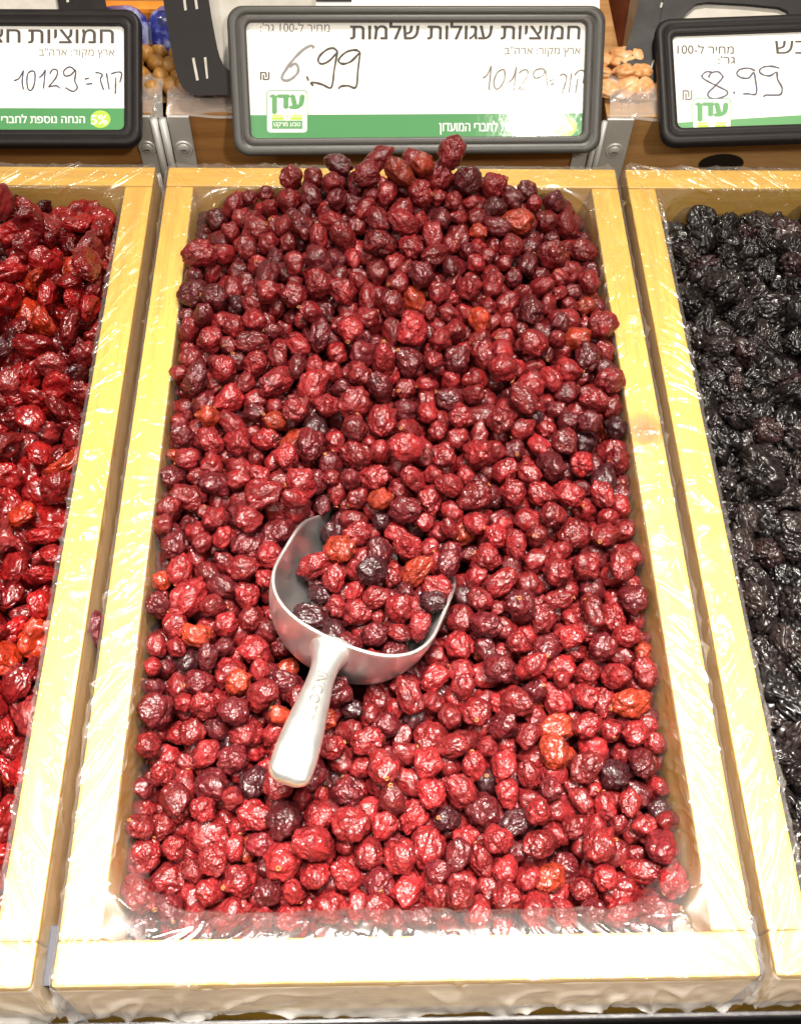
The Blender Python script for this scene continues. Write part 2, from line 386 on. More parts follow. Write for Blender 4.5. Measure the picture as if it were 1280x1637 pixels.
    o.data.polygons.foreach_set('material_index', mi)
    return tag(o, label, 'plastic bag', 'clear bags lining the trays')
make_bag('middle', 'crinkled clear plastic bag lining the tray of whole cranberries', 1.3, GL, GR)
make_bag('left', 'clear plastic bag lining the tray of halved cranberries', 5.1, GL, GL)
make_bag('right', 'clear plastic bag lining the tray of black dried fruit', 9.7, GR, GR)

# steel brackets between the trays, front
def bracket_front(x, wd, label):
    b = box_bm(x - wd / 2, x + wd / 2, .0015, .026, -.030, -.0085, .0008)
    o = bm_obj('metal_spacer', b, M['greysteel']); tag(o, label, 'bracket', 'steel spacers between the trays')
bracket_front(-W / 2 - GL / 2, GL - .0046, 'grey steel spacer in the front gap left of the cranberry tray')
bracket_front(W / 2 + GR / 2, GR - .0046, 'grey steel spacer in the front gap right of the cranberry tray')

# ------------------------------------------------------------------ the next tier behind
YB = .55; ZB = .0045
def rear_tray(x0, x1, label, mat):
    t = thing('rear_tray', label, 'tray', ((x0 + x1) / 2, YB, FLOOR), 'trays of the next tier behind the signs')
    def part(name, bm, m_):
        o = bm_obj(name, bm, m_, t); o.matrix_parent_inverse = Matrix.Translation(-t.location); return o
    part('front_board', box_bm(x0, x1, YB, YB + T, FLOOR, ZB, .0012), mat)
    part('side_board', box_bm(x0, x0 + T, YB + T + .0004, YB + .30, FLOOR, ZB, .0012), M['brown2'])
    part('side_board', box_bm(x1 - T, x1, YB + T + .0004, YB + .30, FLOOR, ZB, .0012), M['brown2'])
    part('bottom_panel', box_bm(x0 + T + .0005, x1 - T - .0005, YB + T + .0005, YB + .30, FLOOR + .01, FLOOR + .016, 0), M['brown2'])
    return t
xl, xr = -.1610, .1455
rt = rear_tray(xl + .0045, xr - .0030, 'brown board front of the rear tray behind the middle price sign', M['brown_x'])
rl = rear_tray(xl - .0045 - .31, xl - .0045, 'brown board front of the rear tray behind the left price sign', M['brown_x'])
rr_ = rear_tray(xr + .0040, xr + .0040 + .31, 'light brown board front of the rear tray with an oval hole, on the right', M['brown2'])
# flat dark oval on the right board, painting a finger hole's shade
hc = on_plane(1152, 262, 1, YB - .0006)
bm = bmesh.new(); bmesh.ops.create_circle(bm, cap_ends=True, segments=32, radius=1); 
bmesh.ops.transform(bm, matrix=Matrix.Translation(hc) @ Matrix.Rotation(R(90), 4, 'X') @ Matrix.Diagonal((.0165, .009, 1, 1)), verts=bm.verts)
o = bm_obj('finger_hole', bm, flat('hole_shade', (.012, .008, .006), .5), rr_); o.matrix_parent_inverse = Matrix.Translation(-rr_.location)

def corner_bracket(x, wl, wr, gap, label):
    t = thing('corner_bracket', label, 'bracket', (x, YB - .0006, FLOOR), 'steel channel brackets joining the rear trays')
    yb = -.0022
    for sgn, wd in ((-1, wl), (1, wr)):
        a, b = sorted((sgn * gap / 2, sgn * (gap / 2 + wd)))
        bm_ = box_bm(a, b, yb, 0, 0, -FLOOR + ZB - .0006, .0006)
        p_ = bm_obj('flange', bm_, M['steel'], t)
        bmx = bmesh.new()
        bmesh.ops.create_uvsphere(bmx, u_segments=24, v_segments=12, radius=.0046)
        bmesh.ops.scale(bmx, vec=(1, .42, 1), verts=bmx.verts)
        c_ = sgn * (gap / 2 + wd * .52)
        bmesh.ops.translate(bmx, vec=(c_, yb - .0004, -FLOOR - .0225), verts=bmx.verts)
        sc_ = bm_obj('screw', bmx, M['steel'], t, True)
        bmw = bmesh.new(); bmesh.ops.create_cone(bmw, cap_ends=True, segments=28, radius1=.0066, radius2=.0058, depth=.0009)
        bmesh.ops.rotate(bmw, matrix=Matrix.Rotation(R(90), 3, 'X'), verts=bmw.verts)
        bmesh.ops.translate(bmw, vec=(c_, yb - .0005, -FLOOR - .0225), verts=bmw.verts)
        bm_obj('washer', bmw, M['steel'], sc_)
        bmd = box_bm(c_ - .0018, c_ + .0018, yb - .0026, yb - .0021, -FLOOR - .0228, -FLOOR - .0222, 0)
        bm_obj('slot', bmd, M['black'], sc_)
    # round channel edges running down into the gap
    for sgn in (-1, 1):
        bmc = bmesh.new(); bmesh.ops.create_cone(bmc, cap_ends=True, segments=20, radius1=gap * .23, radius2=gap * .23, depth=-FLOOR)
        bmesh.ops.translate(bmc, vec=(sgn * gap * .26, -.004, -FLOOR / 2 + ZB - .001), verts=bmc.verts)
        bm_obj('channel_edge', bmc, M['steel'], t, True)
    bmc = bmesh.new(); bmesh.ops.create_cone(bmc, cap_ends=True, segments=20, radius1=.0022, radius2=.0022, depth=-FLOOR - .012)
    bmesh.ops.translate(bmc, vec=(.001, -.042, (-FLOOR - .012) / 2), verts=bmc.verts)
    bm_obj('upright_rod', bmc, M['steel'], t, True)
corner_bracket(xl, .0125, .0150, .0115, 'steel channel bracket with two screws, beside the left price sign')
corner_bracket(xr, .0110, .0190, .0085, 'steel channel bracket half hidden by the middle price sign, at its right')

# milky film lips of the rear trays
def lip(name, x0, x1, label, seed, y=YB, hgt=.010):
    V = []; F = []; nx, nyy = 90, 16
    for j in range(nyy):
        t = j / (nyy - 1)
        for i in range(nx):
            x = x0 + (x1 - x0) * i / (nx - 1)
            a = mnoise.noise(Vector((x * 40, t * 1.5, seed))); b = mnoise.noise(Vector((x * 130, t * 3, seed + 4)))
            yy = y + .002 + t * .030 + .0016 * b * t
            z = ZB + .0012 + hgt * math.sin(min(t * 1.7, 1) * 1.57) * (.75 + .7 * a) * (1 - .25 * t) + .0012 * b
            if t < .05: yy = y - .0014; z = ZB - .002 + .002 * a
            V.append((x, yy, z))
    for j in range(nyy - 1):
        for i in range(nx - 1): F.append((j * nx + i, j * nx + i + 1, (j + 1) * nx + i + 1, (j + 1) * nx + i))
    o = mesh_obj(name, V, F, M['film_milky'], smooth=True); tag(o, label, 'plastic bag', 'crumpled bag edges on the rear trays')
lip('bag_edge', xl - .30, xl + .003, 'milky crumpled bag edge below the nuts, behind the left price sign', 2.2)
lip('bag_edge', xl + .006, xr - .005, 'milky crumpled bag edge behind the middle price sign', 4.4)
lip('bag_edge', xr + .006, xr + .30, 'milky crumpled bag edge in front of the dried apricots', 6.1)

# ------------------------------------------------------------------ price signs
def text_mesh(name, body):
    """flat lettering; the strokes of a glyph overlap in this typeface, so each outline is filled on its own (with the holes inside it)"""
    cu = bpy.data.curves.new(name, 'FONT'); cu.body = body; cu.resolution_u = 4
    t = bpy.data.objects.new(name, cu); COL.objects.link(t)
    dg = bpy.context.evaluated_depsgraph_get(); c = t.evaluated_get(dg).to_curve(dg)
    sp = []
    for q in c.splines:
        pts = [(Vector(p.co), Vector(p.handle_left), Vector(p.handle_right)) for p in q.bezier_points]
        poly = []
        for a, b in zip(pts, pts[1:] + pts[:1]):
            p0, p1, p2, p3 = a[0], a[2], b[1], b[0]
            straight = (p1 - p0).cross(p3 - p0).length < 1e-5 and (p2 - p0).cross(p3 - p0).length < 1e-5
            for i in range(1 if straight else 5):
                f = i / 5; poly.append(p0 * (1 - f) ** 3 + p1 * 3 * f * (1 - f) ** 2 + p2 * 3 * f * f * (1 - f) + p3 * f ** 3)
        ar = sum(a.x * b.y - b.x * a.y for a, b in zip(poly, poly[1:] + poly[:1])) / 2
        sp.append((poly, ar))
    t.to_curve_clear(); bpy.data.objects.remove(t); bpy.data.curves.remove(cu)
    def inside(p, poly):
        r_ = False
        for a, b in zip(poly, poly[1:] + poly[:1]):
            if (a.y > p.y) != (b.y > p.y) and p.x < (b.x - a.x) * (p.y - a.y) / (b.y - a.y) + a.x: r_ = not r_
        return r_
    holes = [q for q in sp if any(r_ is not q and r_[1] * q[1] < 0 and inside(q[0][0], r_[0]) for r_ in sp)]; outs = [q for q in sp if not any(q is h for h in holes)]
    V = []; F = []
    from mathutils.geometry import tessellate_polygon
    for k, (poly, ar) in enumerate(outs):
        loops = [poly] + [h[0] for h in holes if inside(h[0][0], poly)]
        flatl = [p for l_ in loops for p in l_]; base = len(V)
        for tri in tessellate_polygon(loops): F.append(tuple(base + i for i in tri))
        V += [(p.x, p.y, (k % 3) * 5e-6) for p in flatl]
    me = bpy.data.meshes.new(name); me.from_pydata(V, [], F); me.update()
    b = bmesh.new(); b.from_mesh(me)
    for f in b.faces:
        if f.normal.z < 0: f.normal_flip()
    b.to_mesh(me); b.free(); return me
class Sign:
    def __init__(s, o, r, u, n_, label):
        s.o, s.r, s.u, s.n = map(Vector, (o, r, u, n_))
        s.root = thing('price_sign', label, 'price sign', (0, 0, 0), 'price signs behind the trays')
        m = Matrix((s.r, s.u, s.n)).transposed().to_4x4(); m.translation = s.o
        s.root.matrix_world = m; s.Minv = m.inverted()
    def px(s, x, y, h=0.0):
        d = ray(x, y); o = s.o + s.n * h
        t = (o - CAMP).dot(s.n) / d.dot(s.n); q = s.Minv @ (CAMP + d * t); return q.x, q.y
    def poly(s, name, pts, z, mat, th=0, parent=None, local=False, bev=0):
        P = pts if local else [s.px(*p, z) for p in pts]
        b = bmesh.new(); vs = [b.verts.new((x, y, z)) for x, y in P]; f = b.faces.new(vs)
        if f.normal.z < 0: f.normal_flip()
        b.normal_update()
        if f.normal.z < 0: bmesh.ops.reverse_faces(b, faces=[f])
        if th:
            r_ = bmesh.ops.extrude_face_region(b, geom=[f]); bmesh.ops.translate(b, vec=(0, 0, -th), verts=[v for v in r_['geom'] if isinstance(v, bmesh.types.BMVert)])
            bmesh.ops.recalc_face_normals(b, faces=b.faces)
        return bm_obj(name, b, mat, parent or s.root)
    def rrect(s, x0, x1, y0, y1, r, n_=8):
        P = []
        for cx, cy, a in ((x1 - r, y1 - r, 0), (x0 + r, y1 - r, 90), (x0 + r, y0 + r, 180), (x1 - r, y0 + r, 270)):
            P += [(cx + r * math.cos(R(a + 90 * i / n_)), cy + r * math.sin(R(a + 90 * i / n_))) for i in range(n_ + 1)]
        return P
    def text(s, name, body, box, z, mat, parent, bold=0.0, rtl=True):
        me = text_mesh(name, body[::-1] if rtl else body)
        co = np.array([v.co for v in me.vertices]); lo, hi = co.min(0), co.max(0)
        p00, p10, p01 = s.px(box[0], box[3], z), s.px(box[2], box[3], z), s.px(box[0], box[1], z)
        fx = (co[:, 0] - lo[0]) / (hi[0] - lo[0]); fy = (co[:, 1] - lo[1]) / (hi[1] - lo[1])
        out = np.column_stack([p00[0] + (p10[0] - p00[0]) * fx + (p01[0] - p00[0]) * fy, p00[1] + (p10[1] - p00[1]) * fx + (p01[1] - p00[1]) * fy, z + co[:, 2]])
        me.vertices.foreach_set('co', out.ravel().astype(np.float32)); me.update(); me.materials.clear(); me.materials.append(mat); me.name = name
        if bold:                                  # heavier strokes: shifted copies a few microns apart, one mesh
            b0 = bmesh.new(); hgt = (p01[1] - p00[1]); e = abs(hgt) * bold * 1.6
            for k, (dx, dy) in enumerate(((-e, 0), (e, 0), (0, e * .6), (0, -e * .6), (0, 0))):
                n0 = len(b0.verts); b0.from_mesh(me); b0.verts.ensure_lookup_table()
                for v in b0.verts[n0:]: v.co.x += dx; v.co.y += dy; v.co.z += k * 1.6e-5
            b0.to_mesh(me); b0.free()
        o = bpy.data.objects.new(name, me); COL.objects.link(o); o.parent = parent; return o
    def strokes(s, name, lines, wid, z, mat, parent):
        V = []; F = []
        for li, ln in enumerate(lines):
            P = [Vector((*s.px(*p, z), 0)) for p in ln]
            if len(P) == 2: P = [P[0], (P[0] + P[1]) / 2, P[1]]
            Q = []
            for k in range(len(P) - 1):
                a, b, c, d = P[max(k - 1, 0)], P[k], P[k + 1], P[min(k + 2, len(P) - 1)]
                for i in range(6):
                    f = i / 6; Q.append(.5 * ((2 * b) + (c - a) * f + (2 * a - 5 * b + 4 * c - d) * f * f + (-a + 3 * b - 3 * c + d) * f ** 3))
            Q.append(P[-1]); base = len(V)
            for k, q in enumerate(Q):
                tn = (Q[min(k + 1, len(Q) - 1)] - Q[max(k - 1, 0)]); tn = tn.normalized() if tn.length > 1e-9 else Vector((1, 0, 0))
                sd = Vector((-tn.y, tn.x, 0)) * wid / 2 * (.8 + .35 * mnoise.noise(Vector((k * .25, li, 3))))
                zz = z + li * 8e-6
                V += [(q.x + sd.x, q.y + sd.y, zz), (q.x - sd.x, q.y - sd.y, zz)]
            for k in range(len(Q) - 1): F.append((base + 2 * k, base + 2 * k + 1, base + 2 * k + 3, base + 2 * k + 2))
        return mesh_obj(name, V, F, mat, parent)
    def frame(s, w_, h_, bl, br, bt, bb, cr_=.0105, mat='black'):
        ox0, ox1, oy0, oy1 = -w_ / 2, w_ / 2, 0, h_
        ix0, ix1, iy0, iy1 = ox0 + bl, ox1 - br, oy0 + bb, oy1 - bt
        s.inner = (ix0, ix1, iy0, iy1)
        rows = []   # (fraction from outer to inner, z)
        for f, z in ((0.0, -.006), (0.0, -.001), (.05, .0003), (.16, .0010), (.50, .0011), (.53, .0004), (.57, .0004), (.60, .0009), (.92, .0006), (.985, 0), (1.0, -.0010), (1.0, -.0035)):
            x0 = ox0 + (ix0 - ox0) * f; x1 = ox1 + (ix1 - ox1) * f; y0 = oy0 + (iy0 - oy0) * f; y1 = oy1 + (iy1 - oy1) * f
            r = cr_ * (1 - f) + .004 * f
            rows.append([(x, y, z) for x, y in s.rrect(x0, x1, y0, y1, r, 10)])
        n_ = len(rows[0]); V = [v for r in rows for v in r]
        F = [(i * n_ + j, i * n_ + (j + 1) % n_, (i + 1) * n_ + (j + 1) % n_, (i + 1) * n_ + j) for i in range(len(rows) - 1) for j in range(n_)]
        o = mesh_obj('frame', V, F, M[mat], s.root)
        me = o.data; b = bmesh.new(); b.from_mesh(me); bmesh.ops.recalc_face_normals(b, faces=b.faces)
        f0 = b.faces[len(b.faces) // 2 if False else 4 * n_] if False else None
        b.to_mesh(me); b.free(); me.shade_smooth()
        s.poly('backing', s.rrect(ox0 + .001, ox1 - .001, oy0 + .001, oy1 - .001, cr_, 10), -.0052, M['black'], .0006, local=True)
        s.card = s.poly('card', s.rrect(ix0 - .001, ix1 + .001, iy0 - .001, iy1 + .001, .0035, 6), -.0032, M['card'], .0004, local=True)
        s.poly('clear_cover', s.rrect(ix0 - .0005, ix1 + .0005, iy0 - .0005, iy1 + .0005, .0035, 6), -.0016, M['window'], 0, local=True)
Z = -.0032
def logo(s, x0, y0, x1, y1, clip=None):
    """white rounded badge with green lettering; px box"""
    w_, h_ = x1 - x0, y1 - y0
    def rr(a, b, c, d, r):
        P = []
        for cx, cy, an in ((c - r, b + r, -90), (c - r, d - r, 0), (a + r, d - r, 90), (a + r, b + r, 180)):
            for i in range(5):
                t = R(an + 22.5 * i); P.append((cx + r * math.cos(t), cy + r * math.sin(t)))
        return P
    ym = min(y1, clip) if clip else y1
    s.poly('badge_outline', rr(x0, y0, x1, ym, w_ * .09), Z + .00012, M['green2'], parent=s.card)
    s.poly('badge', rr(x0 + 1.3, y0 + 1.3, x1 - 1.3, ym - (0 if clip else 1.3), w_ * .08), Z + .00016, M['white'], parent=s.card)
    s.text('badge_lettering', '\u05e2\u05d3\u05df', (x0 + w_ * .11, y0 + h_ * .12, x0 + w_ * .89, y0 + h_ * .54), Z + .00022, M['green2'], s.card, .055)
    q = lambda f, g: (x0 + w_ * f, y0 + h_ * g)
    for a, b, mt in ((.57, .62, 'limepale'), (.63, .69, 'lime'), (.705, .90, 'green2')):
        if clip and y0 + h_ * b > clip: b = (clip - y0) / h_
        s.poly('badge_stripe', [q(.13, a), q(.87, a), q(.87, b), q(.13, b)], Z + .00022, M[mt], parent=s.card)
    s.poly('badge_notch', [q(.36, .565), q(.64, .565), q(.56, .70), q(.5, .72), q(.44, .70)], Z + .00028, M['white'], parent=s.card)
    s.text('badge_lettering', 'EDEN', (*q(.40, .585), *q(.60, .635)), Z + .00034, M['green2'], s.card, 0, False)
    if not clip:
        s.text('badge_lettering', '\u05d8\u05d1\u05e2 \u05de\u05e8\u05e7\u05d8', (*q(.18, .75), *q(.82, .87)), Z + .00028, M['white'], s.card, .012)
    else:
        s.text('badge_lettering', '\u05d8\u05d1\u05e2 \u05de\u05e8\u05e7\u05d8', (*q(.18, .80), *q(.82, .86)), Z + .00028, M['white'], s.card, .012)

HEAD = '\u05d7\u05de\u05d5\u05e6\u05d9\u05d5\u05ea'                                  # cranberries
ORIG = '\u05d0\u05e8\u05e5 \u05de\u05e7\u05d5\u05e8: \u05d0\u05e8\u05d4"\u05d1'
# middle sign
sc_ = Sign((.0181, .5215, -.0051), (.9993, .0347, -.0127), (-.0141, .6751, .7376), (.0342, -.7369, .6751),
           'price sign reading 6.99 behind the whole cranberries, black frame greyed by sheen')
sc_.frame(.2522, .0932, .0122, .0128, .0100, .0112, mat='black_sheen')
ix0, ix1, iy0, iy1 = sc_.inner
gx0, gy = sc_.px(400, 184, Z)
sc_.poly('green_band', [(ix0 - .0008, iy0 - .0008), (ix1 + .0008, iy0 - .0008), (ix1 + .0008, gy), (ix0 - .0008, gy)], Z + .00006, M['green'], parent=sc_.card, local=True)
sc_.text('heading', HEAD + ' \u05e2\u05d2\u05d5\u05dc\u05d5\u05ea \u05e9\u05dc\u05de\u05d5\u05ea', (560, 35, 926, 63), Z + .0001, M['ink'], sc_.card, .016)
sc_.text('unit_text', "\u05de\u05d7\u05d9\u05e8 \u05dc-001 \u05d2\u05e8':", (416, 36, 527, 51), Z + .0001, M['inkgrey'], sc_.card)
sc_.text('origin_text', ORIG, (806, 74, 927, 91), Z + .0001, M['inkgrey'], sc_.card)
sc_.text('shekel_sign', '\u20aa', (416, 115, 431, 128), Z + .0001, M['ink'], sc_.card, .01, False)
sc_.text('club_text', '\u05d4\u05e0\u05d7\u05d4 \u05e0\u05d5\u05e1\u05e4\u05ea \u05dc\u05d7\u05d1\u05e8\u05d9 \u05d4\u05de\u05d5\u05e2\u05d3\u05d5\u05df', (702, 193, 880, 215), Z + .00012, M['white'], sc_.card, .012)
circ = [(905 + 17 * math.cos(a * .2618), 202 + 16 * math.sin(a * .2618)) for a in range(24)]
sc_.poly('discount_disc', circ, Z + .00012, M['lime'], parent=sc_.card)
sc_.text('discount_text', '5%', (894, 196, 916, 209), Z + .0002, M['white'], sc_.card, .012, False)
logo(sc_, 426, 144, 492, 213)
SIX = [[(502,77),(497,73),(484,80),(469,95),(456,113),(450.5,124),(456,129),(466,126),(476,116),(476,106),(471,102),(463,107)]]
N99 = [[(490.5,122),(493,129)], [(539.5,82.5),(533,77),(523,79),(512,88),(508.5,97),(514,102),(525,98),(537,86),(539,84)], [(539.5,82),(534,113),(532,131),(528,140.5),(515,135),(503,132),(497,133),(501,137)],
       [(575.6,84),(569,80),(556,82),(545,90),(541,98),(548.5,102),(561,98),(574,85)], [(575.6,84),(572,113),(569,139),(556,137),(545,138),(541,142)]]
sc_.strokes('handwritten_price', SIX, .0022, Z + .00014, M['pengrey'], sc_.card)
sc_.strokes('handwritten_price', N99, .0016, Z + .0002, M['ink'], sc_.card)
CODE = [[(771.7,125),(779,118.6),(785,105)],[(785,105),(783,125),(781,144)], [(802,111),(794,117),(789,131),(792,142),(799.5,139),(806,126),(806,113),(802,111)],
        [(813,131.5),(820,124),(825,107)],[(825,107),(823,126),(821,146)], [(829,117),(836,112),(843,113),(841,124),(829,142)],[(829,142),(842,142.6)],
        [(872,116),(867,110),(856,112),(852,119),(856,125),(867,121),(872,115),(874,134),(876,146),(869,150),(856,140.5)], [(878,130),(885,127)], [(879.5,135),(885,133.5)],
        [(895,121),(900,118),(904,121),(905,126),(898,149.5)], [(913,117),(909,148)], [(918,120),(925,113),(932,113),(933.6,118.6),(931,133)], [(923,126),(919,151)]]
sc_.strokes('handwritten_code', CODE, .00115, Z + .00014, M['inkgrey'], sc_.card)
sc_.poly('paper_edge', [(505,-20),(958,-20),(958,40),(505,40)], -.0085, M['card'], .0004)
sc_.poly('paper_edge', [(505,-30),(562,-30),(562,2.5),(505,2.5)], -.0078, M['black'], .0004)

# left sign
sl = Sign((-.2966, .5215, .0004), (1, .0011, .0052), (-.0035, .8662, .4997), (-.0039, -.4997, .8662),
          'glossy black framed price sign with a lime 5% disc, above the halved cranberries')
sl.frame(.2522, .0932, .0122, .0112, .0106, .0108)
ix0, ix1, iy0, iy1 = sl.inner
gx0, gy = sl.px(100, 173, Z)
sl.poly('green_band', [(ix0 - .0008, iy0 - .0008), (ix1 + .0008, iy0 - .0008), (ix1 + .0008, gy), (ix0 - .0008, gy)], Z + .00006, M['green'], parent=sl.card, local=True)
sl.text('heading', HEAD, (46, 47, 182, 69), Z + .0001, M['ink'], sl.card, .016)
sl.text('heading', '\u05d7\u05e6\u05d0\u05d9\u05dd', (-78, 47, 33, 68), Z + .0001, M['ink'], sl.card, .016)
sl.text('origin_text', ORIG, (63, 77, 183, 93), Z + .0001, M['inkgrey'], sl.card)
sl.text('club_text', '\u05d4\u05e0\u05d7\u05d4 \u05e0\u05d5\u05e1\u05e4\u05ea \u05dc\u05d7\u05d1\u05e8\u05d9 \u05d4\u05de\u05d5\u05e2\u05d3\u05d5\u05df', (-58, 183, 136, 201), Z + .00012, M['white'], sl.card, .012)
sl.poly('discount_disc', [(161 + 16 * math.cos(a * .2618), 190.5 + 14 * math.sin(a * .2618)) for a in range(24)], Z + .00012, M['lime'], parent=sl.card)
sl.text('discount_text', '5%', (146, 184, 172, 199), Z + .0002, M['white'], sl.card, .014, False)
CL = [[(23,129),(31,125),(38,112.5)],[(38,112.5),(36,131),(38,143)], [(51,113),(45,118),(43.5,131),(46,143),(51.6,143),(56,131),(56,116),(51,113)], [(63,124),(68,120),(73,111.6)],[(73,111.6),(70,141.6)],
      [(80,118),(85,111),(92,113),(90,124),(78,139)],[(78,139),(90,137),(96,141)], [(122,114),(112.5,107),(103,112.5),(104,121),(113,120),(121.5,113),(120,129),(124,140),(117,146),(105,140)],
      [(136,126.6),(143,124.7)], [(138,134.6),(148,133.5)], [(153,116),(159,116.6),(164,120),(161,127.5),(166,144)], [(170.6,117),(175,143)], [(178,118),(189,115),(195,118),(192,132)], [(185.6,124),(184.7,150)]]
sl.strokes('handwritten_code', CL, .00125, Z + .00014, M['pen'], sl.card)

# right sign
sr = Sign((.3105, .5215, .0102), (.9983, -.0122, .0575), (-.0113, .9203, .3911), (-.0577, -.3911, .9185),
          'black framed price sign reading 8.99, tilted above the black dried fruit')
sr.frame(.2522, .0932, .0116, .0122, .0120, .0118)
ix0, ix1, iy0, iy1 = sr.inner
ga, gb = sr.px(1085, 196, Z), sr.px(1280, 184, Z)
k_ = (gb[1] - ga[1]) / (gb[0] - ga[0])
sr.poly('green_band', [(ix0 - .0008, iy0 - .0008), (ix1 + .0008, iy0 - .0008), (ix1 + .0008, ga[1] + k_ * (ix1 - ga[0])), (ix0 - .0008, ga[1] + k_ * (ix0 - ga[0]))], Z + .00006, M['green2'], parent=sr.card, local=True)
sr.text('unit_text', '\u05de\u05d7\u05d9\u05e8 \u05dc-001', (1082, 71, 1172, 86), Z + .0001, M['ink'], sr.card, .004)
sr.text('unit_text', "\u05d2\u05e8':", (1147, 89, 1174, 102), Z + .0001, M['ink'], sr.card, .004)
sr.text('heading', '\u05d9\u05d1\u05e9', (1238, 65, 1302, 86), Z + .0001, M['ink'], sr.card)
sr.text('shekel_sign', '\u20aa', (1090, 144, 1106, 160), Z + .0001, M['inkgrey'], sr.card, 0, False)
logo(sr, 1106, 157, 1168, 224, clip=206)
E8 = [[(1132,124),(1135.6,117),(1146,114.5),(1153,119.7),(1153.7,125),(1141,138.6),(1131,149),(1134,156),(1146,157.5),(1160.5,152),(1161,145.5),(1151,140),(1135.6,132.6),(1123,125),(1122,119.7),(1129,114.5),(1137,115.4)],
      [(1172.6,146),(1173,150)], [(1206,113),(1196,109),(1182,111),(1177,118),(1184,124),(1196,124.5),(1204,116),(1207,130),(1208.7,144),(1206,151),(1196,150),(1187,150)],
      [(1245,109),(1233.6,106),(1220,107),(1213,113),(1218,119),(1230,121),(1240.5,115.4),(1242,126.6),(1249,140),(1247,150.6),(1235,152),(1223,152),(1220,155)]]
sr.strokes('handwritten_price', E8, .0016, Z + .00014, M['pen'], sr.card)

# holders: black slotted arms and pale boards behind the signs
def arc_pts(pts, n_=4):
    """smooth a px polygon a little with Chaikin"""
    for _ in range(2):
        q = []
        for a, b in zip(pts, pts[1:] + pts[:1]):
            q += [(a[0] * .75 + b[0] * .25, a[1] * .75 + b[1] * .25), (a[0] * .25 + b[0] * .75, a[1] * .25 + b[1] * .75)]
        pts = q
    return pts
def holder(s, name, poly, slots, z):
    a = s.poly(name, arc_pts(poly), z, M['black'], .002)
    for q in slots:
        s.poly('slot', q, z + .0003, M['greyboard'], parent=a)
    return a
holder(sc_, 'holder_arm', [(254,-60),(256,-30),(266,30),(276,90),(288,140),(310,153),(345,152),(420,149),(420,118),(372,118),(352,100),(340,40),(332,-10),(328,-60)],
       [[(292,-8),(296,-8),(299,16),(295,17)], [(310,-8),(314,-8),(317,14),(313,15)], [(307,93),(311,92),(318,128),(314,129)], [(326,92),(330,91),(333,125),(330,126)]], -.011)
sc_.poly('pale_board', [(325,-80),(505,-80),(505,128),(325,128)], -.020, M['greyboard'], .001)
holder(sl, 'holder_arm', [(84,-60),(88,-20),(96,20),(100,60),(178,60),(172,20),(164,-20),(160,-60)], [[(106,-4),(110,-4),(111,3),(107,4)]], -.011)
sl.poly('pale_board', [(-60,-60),(96,-60),(96,40),(-60,40)], -.016, M['greyboard'], .001)
holder(sr, 'holder_arm', [(1026,-60),(1022,0),(1006,60),(987,112),(990,128),(1006,132),(1075,135),(1075,40),(1068,-20),(1070,-60)],
       [[(1056,4),(1060,4),(1057,12),(1054,12)], [(1073,8),(1077,9),(1072,28),(1069,28)], [(1043,96),(1046,96),(1041,110),(1038,110)]], -.011)
# arch: a frame of black round a pale board
P = sr.px
arch_o = [(1050,60),(1062,-10),(1100,-40),(1400,-40),(1400,60)]
arch_i = [(1089,60),(1089,30),(1098,18),(1112,6),(1130,3),(1190,6),(1244,11),(1258,17),(1262,27),(1262,60)]
sr.poly('holder_arch', arch_o[:4] + [(1400,60),(1262,60),(1262,27),(1258,17),(1244,11),(1190,6),(1130,3),(1112,6),(1098,18),(1089,30),(1089,60)], -.0085, M['black'], .002)
sr.poly('pale_board', [(1060,-60),(1400,-60),(1400,60),(1060,60)], -.0125, M['greyboard'], .001)

# ------------------------------------------------------------------ goods on the rear tier
ICO = {}
def ico(level):
    if level not in ICO:
        b = bmesh.new(); bmesh.ops.create_icosphere(b, subdivisions=level, radius=1)
        b.verts.ensure_lookup_table()
        ICO[level] = (np.array([v.co for v in b.verts]), np.array([[v.index for v in f.verts] for f in b.faces])); b.free()
    return ICO[level]
def blob(level, seed, amp=.18, freq=1.3, squash=(1, 1, 1), crease=0, cf=2.5):
    V, F = ico(level); out = V.copy()
    for i, v in enumerate(V):
        p = Vector(v) * freq + Vector((seed * 3.1, seed * 7.7, seed))
        r = 1 + amp * mnoise.noise(p) + amp * .4 * mnoise.noise(p * 2.3)
        if crease:
            d = mnoise.voronoi(Vector(v) * cf + Vector((seed, seed * 2.7, 4)))[0]; r -= crease * math.exp(-(d[1] - d[0]) / .13)
        out[i] = v * r
    return out * np.array(squash), F
nutm = mottled('roasted_nut', (.30, .12, .022), (.50, .26, .06), 120, .28)
nutsV = [blob(4, k + 40, .12, 1.2, (1, 1, .95)) for k in range(3)]
nutd = []
for k, (V_, F_) in enumerate(nutsV):
    me = bpy.data.meshes.new('nut'); me.from_pydata(V_.tolist(), [], F_.tolist()); me.shade_smooth(); me.materials.append(nutm); nutd.append(me)
cnt = 0
for row in range(5):
    for k in range(9):
        x = -.190 + .0115 * k + random.uniform(-.002, .002) + (row % 2) * .005; y = .572 + row * .0105 + random.uniform(-.002, .002)
        if abs(x - xl) > .040: continue
        o = bpy.data.objects.new('nut', nutd[cnt % 3]); COL.objects.link(o); cnt += 1
        o.location = (x, y, .008 + row * .0018 + random.uniform(-.001, .0015)); o.scale = (.0066,) * 3; o.rotation_euler = (random.random() * 6, random.random() * 6, 0)
        tag(o, 'round roasted nut in the heap behind the gap between left and middle signs', 'nut', 'roasted nuts in the rear tray')
bedm = mottled('nut_bed_skin', (.20, .09, .02), (.34, .17, .05), 150, .6)
V = []; F = []
